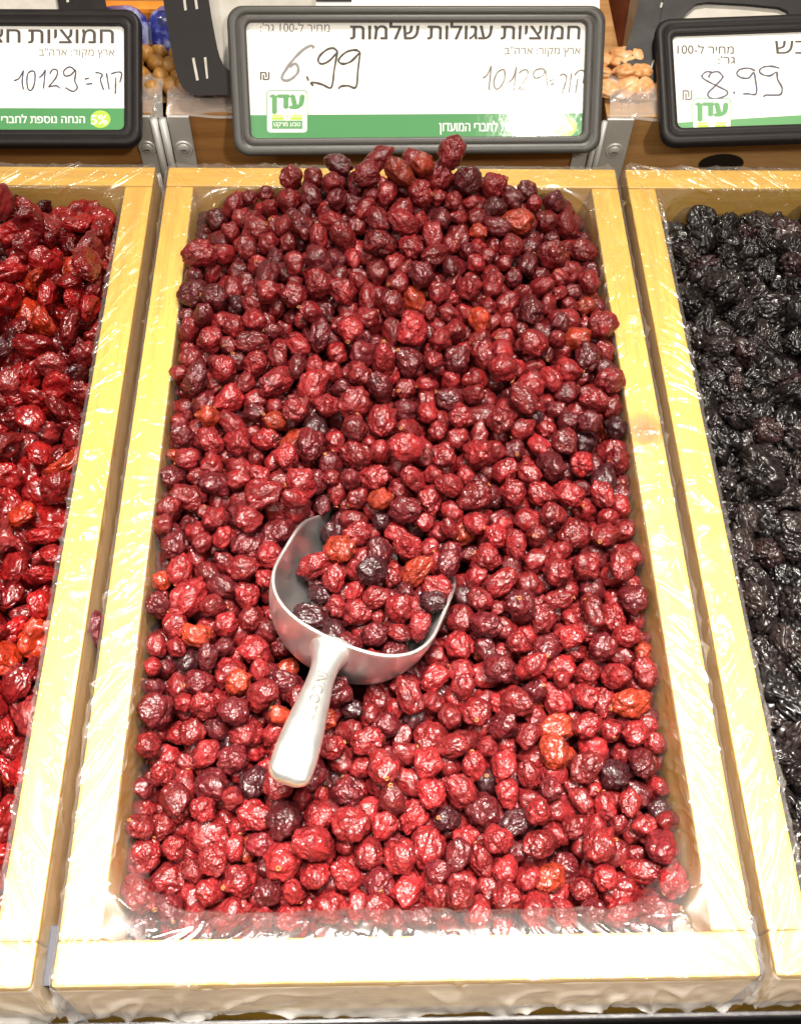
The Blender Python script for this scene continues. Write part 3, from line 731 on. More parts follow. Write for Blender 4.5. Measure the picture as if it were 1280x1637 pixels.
for j in range(12):
    for i in range(40): V.append((-.30 + i * .0049 , .57 + j * .006, -.002 + j * .0012 + .002 * mnoise.noise(Vector((i * .5, j * .5, 1)))))
for j in range(11):
    for i in range(39): F.append((j * 40 + i, j * 40 + i + 1, (j + 1) * 40 + i + 1, (j + 1) * 40 + i))
tag(mesh_obj('nut_bed', V, F, bedm, smooth=True), 'brown mass of nuts filling the rear tray under the loose ones', 'nuts', None, 'stuff')
# shiny blue packets standing behind the nuts
bluem = N('blue_foil'); tc = bluem.n('ShaderNodeTexCoord'); nz = bluem.noise(tc.outputs['Object'], 60, 4)
b = bluem.p(Roughness=.25); bluem.l(bluem.ramp(nz.outputs[0], [(.35, (.012, .012, .06)), (.5, (.03, .04, .30)), (.62, (.35, .38, .62))]).outputs[0], b.inputs['Base Color']); b.inputs['Coat Weight'].default_value = .8
bluem = bluem.m
def packet(c, sx_, sz_, seed, mat, label, rz=0):
    V_, F_ = blob(5, seed, .10, 2.0)
    V_ = np.sign(V_) * np.abs(V_) ** .62 * np.array([sx_, .011, sz_])
    o = mesh_obj('snack_packet', V_.tolist(), F_.tolist(), mat, smooth=True, loc=c); o.rotation_euler = (R(-25), 0, rz)
    tag(o, label, 'packet', 'packets standing on the rear tier')
packet((-.192, .616, .018), .021, .019, 3, bluem, 'dark blue foil packet just right of the left price sign')
packet((-.152, .614, .018), .019, .020, 6, bluem, 'blue and white foil packet against the black holder arm')
pinkm = mottled('pink_packet', (.45, .22, .24), (.70, .55, .52), 50, .4)
packet((-.187, .672, .036), .026, .020, 9, pinkm, 'pale pink packet above the orange ledge')
packet((-.140, .674, .036), .020, .018, 12, mottled('brown_packet', (.06, .03, .025), (.22, .12, .09), 60, .4), 'brown packet above the orange ledge beside the holder arm')
tag(bm_obj('orange_ledge', box_bm(-.26, -.105, .641, .652, -.02, .0225, .003), mottled('orange_paint', (.75, .22, .015), (.85, .30, .03), 40, .5)), 'bright orange ledge strip high between the left and middle signs', 'ledge')
tag(bm_obj('dark_ledge', box_bm(-.26, -.105, .6525, .72, -.02, .019, .002), M['brown2']), 'brown shelf ledge holding the packets behind the orange strip', 'ledge')
tag(bm_obj('dark_step', box_bm(-.26, -.105, .6285, .6405, -.02, .012, .002), flat('step_dark', (.02, .014, .012), .6)), 'dark step under the orange ledge behind the blue packets', 'ledge')
# dried apricots behind the right tray
apm = N('dried_apricot_flesh'); tc = apm.n('ShaderNodeTexCoord'); nz = apm.noise(tc.outputs['Object'], 1.7, 4)
b = apm.p(Roughness=.4); apm.l(apm.ramp(nz.outputs[0], [(.3, (.55, .22, .06)), (.7, (.80, .50, .25))]).outputs[0], b.inputs['Base Color']); b.inputs['Coat Weight'].default_value = .4
apd = []
for k in range(3):
    V_, F_ = blob(4, 60 + k, .3, 1.1, (1, .85, .42)); me = bpy.data.meshes.new('dried_apricot'); me.from_pydata(V_.tolist(), [], F_.tolist()); me.shade_smooth(); me.materials.append(apm.m); apd.append(me)
cnt = 0
for row in range(3):
    for k in range(6):
        x = .148 + k * .0145 + random.uniform(-.003, .003); y = .574 + row * .0125
        o = bpy.data.objects.new('dried_apricot', apd[cnt % 3]); COL.objects.link(o); cnt += 1
        o.location = (x, y, .009 + row * .003 + random.uniform(0, .003)); o.scale = (.0105,) * 3; o.rotation_euler = (random.uniform(-.5, .5), random.uniform(-.5, .5), random.random() * 6)
        tag(o, 'orange dried apricot lying behind the gap between middle and right signs', 'apricot', 'dried apricots in the rear tray')
# red-brown panel with cream stripe behind the apricots
pn = thing('striped_panel', 'reddish brown upright panel with one cream stripe, right of the middle sign', 'panel', (.19, .725, FLOOR))
def pp(name, bm_, mat_):
    o = bm_obj(name, bm_, mat_, pn); o.matrix_parent_inverse = Matrix.Translation(-pn.location); return o
pp('board', box_bm(.120, .42, .722, .732, FLOOR, .16, .001), mottled('redbrown_board', (.30, .085, .04), (.42, .15, .075), 60, .5))
a0, a1 = on_plane(996, 125, 1, .7215), on_plane(1007, 0, 1, .7215)
mesh_obj('stripe', [(a0.x - .004, .7212, a0.z - .02), (a0.x + .004, .7212, a0.z - .02), (a1.x + .006, .7212, a1.z + .03), (a1.x - .002, .7212, a1.z + .03)], [(0, 1, 2, 3)], flat('cream_stripe', (.62, .50, .36), .5), pn).matrix_parent_inverse = Matrix.Translation(-pn.location)
# board that closes the view behind the rear tier
tag(bm_obj('back_board', box_bm(-.62, .62, .86, .875, FLOOR, .10, .002), mottled('shop_back', (.22, .15, .11), (.34, .25, .19), 20, .7)), 'brown backing board at the very back of the display', 'board')
tag(bm_obj('rear_shelf', box_bm(-.62, .62, .5605, .86, FLOOR - .012, FLOOR - .0005, .002), M['darksteel']), 'dark steel shelf carrying the rear trays', 'shelf')

# ------------------------------------------------------------------ scoop
SO = Vector((-.0335, .1500, .0165)); YAW = R(69); PIT = R(15); ROLL = R(8)
SM = Matrix.Translation(SO) @ Matrix.Rotation(YAW, 4, 'Z') @ Matrix.Rotation(PIT, 4, 'Y') @ Matrix.Rotation(ROLL, 4, 'X')
SMi = SM.inverted(); SR_, SD_, SL_ = .0448, .054, .110
def sec(x):
    """width/depth factor of the bowl at local x"""
    f = min(max(x / .036, 0), 1); return (1 - (1 - f) ** 2.5) ** (1 / 2.5)
def rimz(x): return -.0010 - .030 * float(smoothstep(.050, .112, x)) 
scoop = thing('metal_scoop', 'cast aluminium scoop half sunk in the cranberries, handle towards the viewer', 'scoop')
scoop.matrix_world = SM
xs = [.036 * (1 - math.cos(i / 22 * math.pi / 2)) for i in range(1, 23)] + list(np.linspace(.040, SL_, 22))
na = 56; V = []; F = []
for x in xs:
    k = sec(x); zr = rimz(x)
    for j in range(na + 1):
        am = math.acos(min(1, max(0, -zr / (SD_ * k ** .75))) ** (1 / .86)); a = -am + 2 * am * j / na
        sy = math.copysign(abs(math.sin(a)) ** .86, math.sin(a)); cz = abs(math.cos(a)) ** .86
        y = SR_ * k * sy; z = -SD_ * (k ** .75) * cz
        V.append((x, y, z))
for i in range(len(xs) - 1):
    for j in range(na): F.append((i * (na + 1) + j, i * (na + 1) + j + 1, (i + 1) * (na + 1) + j + 1, (i + 1) * (na + 1) + j))
V.append((.00005, 0, -.0010)); c0 = len(V) - 1
for j in range(na): F.append((c0, j + 1, j))
bowl = mesh_obj('bowl', V, F, M['alu'], scoop, smooth=True)
b = bmesh.new(); b.from_mesh(bowl.data); bmesh.ops.remove_doubles(b, verts=b.verts, dist=2e-5); bmesh.ops.recalc_face_normals(b, faces=b.faces)
cz = sum((f.normal.z * f.calc_area() for f in b.faces))
if cz > 0: bmesh.ops.reverse_faces(b, faces=b.faces)
b.to_mesh(bowl.data); b.free(); bowl.data.shade_smooth()
md = bowl.modifiers.new('thick', 'SOLIDIFY'); md.thickness = .0019; md.offset = -1
md = bowl.modifiers.new('bev', 'BEVEL'); md.width = .0006; md.segments = 2; md.limit_method = 'ANGLE'; md.angle_limit = R(50)
M['alu'].node_tree.nodes['Principled BSDF'].inputs['Metallic'].default_value = .955
# handle: swept rounded section from the back wall
hp = [(.0045, -.0125), (-.003, -.0105), (-.011, -.0087), (-.022, -.0072), (-.039, -.0060), (-.055, -.0054), (-.066, -.0054), (-.0735, -.0058), (-.0765, -.0065)]
hw = [.0115, .0090, .0068, .0067, .0083, .0098, .0101, .0092, .0052]
hh = [.0100, .0080, .0058, .0050, .0053, .0055, .0052, .0045, .0020]
V = []; F = []; ns = 28; st = []
for i in range(len(hp) - 1):
    for q in range(6):
        f = q / 6
        def cm(a):
            p0, p1, p2, p3 = a[max(i - 1, 0)], a[i], a[i + 1], a[min(i + 2, len(a) - 1)]
            return .5 * (2 * p1 + (p2 - p0) * f + (2 * p0 - 5 * p1 + 4 * p2 - p3) * f * f + (-p0 + 3 * p1 - 3 * p2 + p3) * f ** 3)
        st.append((cm([h[0] for h in hp]), cm([h[1] for h in hp]), cm(hw), cm(hh)))
st.append((*hp[-1], hw[-1], hh[-1]))
HS = st
for x, z, a, h in st:
    for j in range(ns):
        t = 2 * math.pi * j / ns
        V.append((x, a * math.copysign(abs(math.cos(t)) ** .8, math.cos(t)), z + h * math.copysign(abs(math.sin(t)) ** .72, math.sin(t))))
for i in range(len(st) - 1):
    for j in range(ns): F.append((i * ns + j, i * ns + (j + 1) % ns, (i + 1) * ns + (j + 1) % ns, (i + 1) * ns + j))
F.append(tuple(range(ns))[::-1]); F.append(tuple((len(st) - 1) * ns + j for j in range(ns)))
HR = Matrix.Rotation(R(7), 3, 'Z')
hd = mesh_obj('handle', [HR @ Vector(v) for v in V], F, M['alu'], scoop, smooth=True)
b = bmesh.new(); b.from_mesh(hd.data); bmesh.ops.recalc_face_normals(b, faces=b.faces); b.to_mesh(hd.data); b.free(); hd.data.shade_smooth()
md = hd.modifiers.new('sub', 'SUBSURF'); md.levels = md.render_levels = 1
# raised lettering along the handle
cu = bpy.data.curves.new('stamped_lettering', 'FONT'); cu.body = 'INCOTZ'; cu.extrude = .02; cu.bevel_depth = .012; cu.size = 1; cu.space_character = 1.1; cu.resolution_u = 3
t_ = bpy.data.objects.new('stamped_lettering', cu); COL.objects.link(t_)
me = bpy.data.meshes.new_from_object(t_.evaluated_get(bpy.context.evaluated_depsgraph_get())); bpy.data.objects.remove(t_)
co = np.array([v.co for v in me.vertices]); lo, hi = co.min(0), co.max(0)
u = (co[:, 0] - lo[0]) / (hi[0] - lo[0]); v_ = (co[:, 1] - (lo[1] + hi[1]) / 2) / (hi[1] - lo[1])
hx = -.0185 - u * .0290; yy = v_ * .0050 * -1
# surface height of the handle there
sx_ = np.array([s[0] for s in HS])[::-1]; zt = np.interp(hx, sx_, np.array([s[1] for s in HS])[::-1]); ah = np.interp(hx, sx_, np.array([s[2] for s in HS])[::-1]); hh_ = np.interp(hx, sx_, np.array([s[3] for s in HS])[::-1])
ct = np.clip(np.abs(yy) / ah, 0, .99) ** (1 / .8); zz = zt + hh_ * np.sqrt(1 - ct ** 2) ** .72 + (co[:, 2] - .5 * (lo[2] + hi[2])) / (hi[2] - lo[2]) * .0007 + .0001
me.vertices.foreach_set('co', (np.column_stack([hx, yy, zz]) @ np.array(HR).T).ravel().astype(np.float32)); me.update(); me.materials.clear(); me.materials.append(metal('shaded_stamped_aluminium', (.50, .48, .45), .42))  # darker metal puts the shading of the relief into the colour
o = bpy.data.objects.new('stamped_lettering', me); COL.objects.link(o); o.parent = hd

# ------------------------------------------------------------------ fruit
def relax(P, r, floor, xr, yr, iters, grav=.00035, inscoop=None, lock=None, scoop_on=False):
    n_ = len(P); cell = 2.3 * r.max()
    for it in range(iters):
        if it % 6 == 0:
            D = None
            key = np.floor(P[:, :2] / cell).astype(int); order = {}
            for i, k in enumerate(map(tuple, key)): order.setdefault(k, []).append(i)
            I = []; J = []
            for (a, b_), idx in order.items():
                for da, db in ((0, 0), (1, 0), (0, 1), (1, 1), (-1, 1)):
                    o2 = order.get((a + da, b_ + db))
                    if not o2: continue
                    ii, jj = np.meshgrid(idx, o2, indexing='ij'); ii, jj = ii.ravel(), jj.ravel()
                    if (da, db) == (0, 0):
                        m_ = ii < jj; ii, jj = ii[m_], jj[m_]
                    I.append(ii); J.append(jj)
            I = np.concatenate(I); J = np.concatenate(J)
            keep = np.linalg.norm(P[I] - P[J], axis=1) < (r[I] + r[J]) * 1.5; I, J = I[keep], J[keep]
        P[:, 2] -= grav
        d = P[I] - P[J]; dist = np.linalg.norm(d, axis=1) + 1e-9; pen = (r[I] + r[J]) * .97 - dist
        m_ = pen > 0; c = (d[m_] / dist[m_, None]) * (pen[m_, None] * .42)
        np.add.at(P, I[m_], c); np.add.at(P, J[m_], -c)
        fz = floor(P[:, 0], P[:, 1]) + r * .6
        P[:, 2] = np.maximum(P[:, 2], fz)
        P[:, 0] = np.clip(P[:, 0], xr[0] + r * .92, xr[1] - r * .92); P[:, 1] = np.clip(P[:, 1], yr[0] + r * .92, yr[1] - r * .92)
        if scoop_on: P = scoop_push(P, r, inscoop)
    return P
MI = np.array(SMi); MO = np.array(SM)
def scoop_push(P, r, inside):
    Q = P @ MI[:3, :3].T + MI[:3, 3]
    k = np.array([sec(x) if x > 0 else 1e-3 for x in Q[:, 0]])
    ry = SR_ * k + 1e-6; rz = SD_ * k ** .75 + 1e-6
    rho = np.sqrt((Q[:, 1] / ry) ** 2 + (np.minimum(Q[:, 2], 0) / rz) ** 2)
    out = ~inside
    # outside berries: keep clear of the bowl and of the space above its back half
    zone = out & (Q[:, 0] > -.006) & (Q[:, 0] < SL_ - .012) & (Q[:, 2] < .03)
    lim = 1 + (r + .0015) / np.minimum(ry, rz)
    bad = zone & (rho < lim) & (Q[:, 0] > .004)
    sc = (lim / np.maximum(rho, .25)); sc = 1 + (sc - 1) * .5
    up = Q[:, 2] < 0
    Q[bad, 1] *= sc[bad]; Q[bad & up, 2] *= sc[bad & up]
    back = zone & (Q[:, 0] <= .012) & (np.abs(Q[:, 1]) < .03) & (Q[:, 2] > -SD_)
    Q[back, 0] -= .0015
    # handle clearance
    hz = out & (Q[:, 0] < .0) & (Q[:, 0] > -.072) & (np.abs(Q[:, 1]) < .010 + r * .7) & (Q[:, 2] > -.012 - r)
    Q[hz, 2] = np.minimum(Q[hz, 2], -.010 - r[hz] * .9)
    # berries in the bowl stay in it
    ins = inside & (Q[:, 2] < .002) & (Q[:, 0] < SL_)
    li = 1 - (r * .9 + .0022) / np.minimum(ry, rz); b2 = ins & (rho > np.maximum(li, .05))
    s2 = np.maximum(li, .05) / np.maximum(rho, 1e-6)
    Q[b2, 1] *= s2[b2]; Q[b2, 2] = np.where(Q[b2, 2] < 0, Q[b2, 2] * s2[b2], Q[b2, 2])
    return Q @ MO[:3, :3].T + MO[:3, 3]

def visible_px(P, r, extra=None, W_=640, H_=818):
    f = FPX * W_ / 1280.; A = P - np.array(CAMP); X = A @ np.array(CR); Y = A @ np.array(CU); D_ = A @ np.array(CF)
    u = W_ / 2 + f * X / D_; v = H_ / 2 - f * Y / D_; rad = f * r / D_
    buf = -np.ones((H_, W_), int)
    cnt = np.zeros(len(P), int)
    for i in np.argsort(D_):
        a0, a1, b0, b1 = int(u[i] - rad[i]), int(u[i] + rad[i]) + 1, int(v[i] - rad[i]), int(v[i] + rad[i]) + 1
        a0, b0 = max(a0, 0), max(b0, 0); a1, b1 = min(a1, W_), min(b1, H_)
        if a0 >= a1 or b0 >= b1: continue
        yy, xx = np.mgrid[b0:b1, a0:a1]
        m_ = ((xx - u[i]) ** 2 + (yy - v[i]) ** 2 < rad[i] ** 2) & (buf[b0:b1, a0:a1] < 0)
        buf[b0:b1, a0:a1][m_] = i; cnt[i] = m_.sum()
    return cnt, u * 1280 / W_, v * 1280 / W_

# ---- shapes
def cran_shape(level, seed):
    rs = random.Random(seed); V, F = ico(level); out = V.copy()
    off = Vector((seed * 1.7, seed * 4.3, seed * .9)); cf = rs.uniform(2.3, 3.4); dp = rs.uniform(.05, .10)
    el = rs.choice((1.0, 1.1, 1.22, 1.35, 1.5)); dent = Vector((rs.gauss(0, 1), rs.gauss(0, 1), rs.gauss(0, 1))).normalized(); da = rs.uniform(.0, .5)
    for i, v in enumerate(V):
        p = Vector(v)
        r = 1 + .25 * mnoise.noise(p * 1.2 + off) + .14 * mnoise.noise(p * 2.4 + off)
        w_ = Vector((mnoise.noise(p * 2.2 + off), mnoise.noise(p * 2.2 - off), mnoise.noise(p * 2.0 + off * 2))) * .35
        d = mnoise.voronoi((p + w_) * cf + off)[0]; r -= dp * math.exp(-(d[1] - d[0]) / .14)
        d2 = mnoise.voronoi((p + w_) * cf * 2.4 - off)[0]; r -= dp * .34 * math.exp(-(d2[1] - d2[0]) / .16)
        r += .035 * mnoise.noise(p * 7 + off)
        r -= da * max(0, p.dot(dent) - .45) ** 1.3
        out[i] = v * r
    out = out * np.array([.95, .95, el]); out /= (el ** .33)
    return out, F
def slice_shape(level, seed):
    rs = random.Random(seed + 500); V, F = ico(level); out = V.copy(); off = Vector((seed * 2.3, seed * 1.1, seed * 3.7))
    hol = rs.uniform(.35, .9); bend = rs.uniform(-.5, .5); el = rs.uniform(1.0, 1.35)
    for i, v in enumerate(V):
        p = Vector(v); q = (p.x ** 2 + p.y ** 2)
        r = 1 + .22 * mnoise.noise(p * 1.3 + off) + .10 * mnoise.noise(p * 3.1 + off) - .09 * max(0, 1 - abs(mnoise.noise(p * 2.1 - off)) * 6)
        x, y, z = p.x * r, p.y * r, p.z * r * .62
        if z > 0: z -= hol * .75 * math.exp(-q / .22)
        z += bend * x * x * .6 + .12 * mnoise.noise(p * 2 + off * 2)
        out[i] = (x * el, y, z)
    return out, F
def rais_shape(level, seed):
    rs = random.Random(seed + 900); V, F = ico(level); out = V.copy(); off = Vector((seed * 3.3, seed * .7, seed * 1.9)); el = rs.uniform(1.0, 1.7)
    for i, v in enumerate(V):
        p = Vector(v)
        w_ = Vector((mnoise.noise(p * 1.8 + off), mnoise.noise(p * 1.8 - off), mnoise.noise(p * 1.6 + off * 2))) * .4
        r = 1 + .26 * mnoise.noise(p * 1.2 + off)
        a = abs(mnoise.noise(Vector(((p.x + w_.x) * 1.7, (p.y + w_.y) * 1.7, (p.z + w_.z) * .9)) + off)); r -= .30 * math.exp(-(a / .11) ** 2)
        a2 = abs(mnoise.noise(Vector(((p.x + w_.x) * 3.2, (p.y + w_.y) * 3.2, (p.z + w_.z) * 1.7)) - off)); r -= .10 * math.exp(-(a2 / .13) ** 2)
        out[i] = v * r
    return out * np.array([1.05, .80, el]) / el ** .25, F

def rotm(n_):
    q = RNG.normal(size=(n_, 4)); q /= np.linalg.norm(q, axis=1, keepdims=True); w_, x, y, z = q.T
    m_ = np.empty((n_, 3, 3))
    m_[:, 0] = np.stack([1 - 2 * (y * y + z * z), 2 * (x * y - z * w_), 2 * (x * z + y * w_)], 1)
    m_[:, 1] = np.stack([2 * (x * y + z * w_), 1 - 2 * (x * x + z * z), 2 * (y * z - x * w_)], 1)
    m_[:, 2] = np.stack([2 * (x * z - y * w_), 2 * (y * z + x * w_), 1 - 2 * (x * x + y * y)], 1)
    return m_

def heap(name, stuff_name, P, r, Rm, tones, shape_fn, nvar, mats, limit, labeler, group, cat, stufflabel, floor_sheet, force=(), scar_rate=0, flatten=None):
    n_ = len(P); cnt, u, v = visible_px(P, r)
    cnt = cnt.astype(float)
    for i in force: cnt[i] = 1e6 + i
    order = np.argsort(-cnt); indiv = [i for i in order[:limit] if cnt[i] > 0]; iset = set(indiv)
    hi = [shape_fn(5, k) for k in range(nvar)]; mid = [shape_fn(4, k) for k in range(nvar)]; lo = [shape_fn(3, k) for k in range(nvar)]
    var = RNG.integers(0, nvar, n_)
    # individuals
    data = []
    for V_, F_ in hi:
        me = bpy.data.meshes.new(name); me.from_pydata(V_.tolist(), [], F_.tolist()); me.shade_smooth(); me.materials.append(mats[0]); data.append(me)
    scars = None
    if scar_rate:
        scars = []
        for V_, F_ in hi:            # small ring at the pointed end of each shape
            tip = V_[np.argmax(V_[:, 2])]; b = bmesh.new(); c_ = []
            for i in range(14):
                a = i / 14 * 2 * math.pi; row = []
                for j in range(6):
                    t = j / 6 * 2 * math.pi; rr = .11 + .05 * math.cos(t)
                    row.append(b.verts.new((tip[0] + rr * math.cos(a), tip[1] + rr * math.sin(a), tip[2] - .015 + .05 * math.sin(t))))
                c_.append(row)
            for i in range(14):
                for j in range(6): b.faces.new((c_[i][j], c_[(i + 1) % 14][j], c_[(i + 1) % 14][(j + 1) % 6], c_[i][(j + 1) % 6]))
            me = bpy.data.meshes.new('stem_scar'); b.normal_update(); b.to_mesh(me); b.free(); me.shade_smooth(); me.materials.append(M['scar']); scars.append(me)
    has = RNG.random(n_) < scar_rate
    for i in indiv:
        o = bpy.data.objects.new(name, data[var[i]]); COL.objects.link(o)
        m_ = Matrix(Rm[i].tolist()).to_4x4(); m_ = m_ @ Matrix.Scale(float(r[i]), 4); m_.translation = Vector(P[i]); o.matrix_world = m_
        o.color = (*tones[i], 1)
        # a scar counts only where it faces up towards the viewer
        tipdir = Rm[i][:, 2]; vis = has[i] and tipdir @ (np.array(CAMP) - P[i]) > 0
        if vis:
            c_ = bpy.data.objects.new('stem_scar', scars[var[i]]); COL.objects.link(c_); c_.parent = o
        tag(o, labeler(i, u[i], v[i], vis), cat, group)
    # the rest: one object
    VV = []; FF = []; CC = []; MIx = []; base = 0
    for i in range(n_):
        if i in iset: continue
        V_, F_ = (mid if cnt[i] > 0 else lo)[var[i]]
        VV.append((V_ * r[i]) @ Rm[i].T + P[i]); FF.append(F_ + base); CC.append(np.tile(np.append(tones[i], 1), (len(V_), 1))); MIx.append(np.zeros(len(F_), int)); base += len(V_)
        if scars and cnt[i] > 0 and has[i]:
            sv = np.array([q.co for q in scars[var[i]].vertices]); sf = np.array([list(q.vertices) for q in scars[var[i]].polygons])
            VV.append((sv * r[i]) @ Rm[i].T + P[i]); T3 = np.concatenate([sf[:, [0, 1, 2]], sf[:, [0, 2, 3]]]); FF.append(T3 + base)
            CC.append(np.ones((len(sv), 4))); MIx.append(np.ones(len(T3), int)); base += len(sv)
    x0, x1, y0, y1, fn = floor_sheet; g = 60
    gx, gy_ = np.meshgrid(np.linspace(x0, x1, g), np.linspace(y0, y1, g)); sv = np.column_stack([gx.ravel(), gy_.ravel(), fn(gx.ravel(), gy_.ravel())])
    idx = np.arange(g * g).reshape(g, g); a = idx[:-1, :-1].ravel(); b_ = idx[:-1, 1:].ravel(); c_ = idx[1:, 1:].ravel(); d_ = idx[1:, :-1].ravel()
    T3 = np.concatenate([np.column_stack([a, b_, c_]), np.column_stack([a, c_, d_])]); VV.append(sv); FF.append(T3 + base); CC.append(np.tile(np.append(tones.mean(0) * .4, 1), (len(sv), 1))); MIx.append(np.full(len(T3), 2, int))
    VV = np.concatenate(VV).astype(np.float32); FF = np.concatenate(FF).astype(np.int32); CC = np.concatenate(CC).astype(np.float32); MIx = np.concatenate(MIx).astype(np.int32)
    me = bpy.data.meshes.new(stuff_name); me.vertices.add(len(VV)); me.vertices.foreach_set('co', VV.ravel())
    me.loops.add(FF.size); me.loops.foreach_set('vertex_index', FF.ravel()); me.polygons.add(len(FF))
    me.polygons.foreach_set('loop_start', np.arange(0, FF.size, 3, dtype=np.int32)); me.polygons.foreach_set('material_index', MIx)
    me.update(calc_edges=True); me.shade_smooth(); me.materials.append(mats[1]); me.materials.append(M['scar']); me.materials.append(flat('fruit_gap_shade', tuple(tones.mean(0) * .25), .9, Specular_IOR_Level=.1))  # last material: dark sheet with the shade between fruits put into its colour
    at = me.attributes.new('tone', 'FLOAT_COLOR', 'POINT'); at.data.foreach_set('color', CC.ravel())
    o = bpy.data.objects.new(stuff_name, me); COL.objects.link(o); tag(o, stufflabel, cat, None, 'stuff')

def pick(cols, probs, n_, jit):
    k = RNG.choice(len(cols), n_, p=probs); c = np.array(cols)[k] * np.exp(RNG.normal(0, jit, (n_, 1))); return np.clip(c, 0, .9), k

# ---- middle tray: whole cranberries
def hmid(x, y):
    t = np.clip((y - .02) / (L - .04), 0, 1)
    c = -.0225 + .018 * smoothstep(.02, .40, t) + .034 * smoothstep(.45, .97, t)
    e = (.003 + .031 * smoothstep(.58, 1, t)) * np.abs(x / .128) ** 2.3
    e2 = .020 * smoothstep(.80, 1, t) * np.abs((x - .012) / .120) ** 1.5
    return c - e - e2
TH = .031
floor_mid = lambda x, y: hmid(x, y) - TH
xr = (-W / 2 + T + .0006, W / 2 - T - .0006); yr = (T + .0065, L - T - .005)
nm = 2250
P = np.column_stack([RNG.uniform(*xr, nm), RNG.uniform(*yr, nm), np.zeros(nm)])
r = np.clip(RNG.normal(.0069, .0012, nm), .0046, .0098)
P[:, 2] = hmid(P[:, 0], P[:, 1]) - TH * .9 + RNG.random(nm) * TH * 1.3
# berries drawn in the scoop (photo pixels -> height in the bowl) and a few on the heap's top
SCP = [(525,868,27),(563,862,26),(615,862,25),(548,890,22),(649,886,25),(592,887,28),(520,915,20),(550,925,19),(582,926,24),(622,872,20),(640,936,25),(676,918,22),(672,948,22),(708,937,22),(511,958,25),
       (572,970,25),(611,974,24),(643,962,17),(542,993,24),(592,1004,25),(647,997,24),(622,948,15),(657,905,16),(600,915,22),(540,950,16),(690,905,24),(570,900,18),(700,880,24),(575,845,24),(640,840,24)]
sp = []; srr = []
for x, y, pr in SCP:
    back = (np.array([x, y]) - np.array([560, 1030])) @ np.array([.46, -.89]) ; h = -.014 + .030 * float(smoothstep(0, 130, back)) 
    q = on_plane(x, y, 2, h); sp.append(q); srr.append(pr * (q - CAMP).dot(CF) / FPX)
sp = np.array([list(q) for q in sp]); srr = np.array(srr) * .98
# hidden support under the visible ones in the bowl
sup = []
for _ in range(78):
    lx = RNG.uniform(.034, .122); q = SM @ Vector((lx, RNG.uniform(-.032, .014), RNG.uniform(-.034, -.014 + .016 * (lx > .07)))); sup.append(list(q))
sup = np.array(sup); supr = RNG.uniform(.0055, .0075, len(sup))
TOP = [(690,282,30),(716,282,22),(660,263,22),(682,250,22),(650,292,28),(600,300,26),(632,308,30),(570,272,22),(560,300,26)]
tp = np.array([list(on_plane(x, y + 16, 1, L - .036)) for x, y, pr in TOP]); tr_ = np.array([pr * .58 / FPX for _, _, pr in TOP])
Q0 = P @ MI[:3, :3].T + MI[:3, 3]
inbowl = (Q0[:, 0] > -.004) & (Q0[:, 0] < SL_ - .012) & (np.abs(Q0[:, 1]) < SR_ + .004) & (Q0[:, 2] > -SD_ - .004)
P, r = P[~inbowl], r[~inbowl]
ng = len(P)
P = np.concatenate([P, sup, sp]); r = np.concatenate([r, supr, srr]); ins = np.zeros(len(P), bool); ins[ng:] = True
P = relax(P, r, floor_mid, xr, yr, 90, inscoop=ins, scoop_on=True)
P = np.concatenate([P, tp]); r = np.concatenate([r, tr_]); ins = np.append(ins, np.zeros(len(tp), bool))
P = relax(P, r, floor_mid, xr, yr, 14, inscoop=ins, scoop_on=True)
ns0 = ng + len(sup); scoop_ids = list(range(ns0, ns0 + len(sp)))
CRAN = [(.138, .0068, .0076), (.074, .0042, .006), (.028, .0032, .0048), (.18, .017, .006), (.112, .0056, .0060)]
tones, kc = pick(CRAN, [.46, .22, .025, .035, .26], len(P), .16)
def fix(i, k):
    tones[i] = CRAN[k]; kc[i] = k
for j, k in ((0, 0), (1, 3), (4, 3), (5, 2), (6, 2), (14, 2), (13, 2), (10, 0), (19, 0), (16, 1), (18, 1), (15, 1), (20, 1), (27, 1)): fix(scoop_ids[j], k)
def zone(i, u, v):
    if i in sset: return 'heaped in the metal scoop' if v < 930 else "low in the metal scoop"
    if v < 330: return "under the middle price sign"
    if u < 330 - (v - 700) * .1 and v < 1300: return "by the middle tray's left rail"
    if u > 930 + (v - 700) * .1 and v < 1300: return "by the middle tray's right rail"
    if v > 1380: return "by the middle tray's front rail"
    if v > 1240: return "between scoop handle and front rail"
    if v > 1040: return 'left of the scoop handle' if u < 480 else 'right of the scoop handle'
    if v > 780: return "left of the scoop bowl" if u < 590 else "right of the scoop bowl"
    return 'in the upper half of the middle tray'
sset = set(scoop_ids); SCC = SM @ Vector((.050, 0, 0))
CN = ['crimson', 'dark maroon', 'nearly black', 'bright orange-red', 'deep red']
def lab(i, u, v, scar):
    s = 'large ' if r[i] > .0082 else ('small ' if r[i] < .0064 else '')
    return f"{s}{CN[kc[i]]} dried cranberry{' with stem scar' if scar else ''} {zone(i, u, v)}"
heap('dried_cranberry', 'cranberry_heap', P, r, rotm(len(P)), tones, cran_shape, 22, (M['cran_o'], M['cran_a']), 296, lab, 'whole dried cranberries in the middle tray', 'cranberry',
     'heap of dark red whole dried cranberries filling the middle tray', (xr[0], xr[1], yr[0] - .01, yr[1], lambda x, y: floor_mid(x, y) + .006 - .036 * np.exp(-(((x - SCC.x) / .062) ** 2 + ((y - SCC.y) / .062) ** 2) ** 2)), force=scoop_ids, scar_rate=.34)
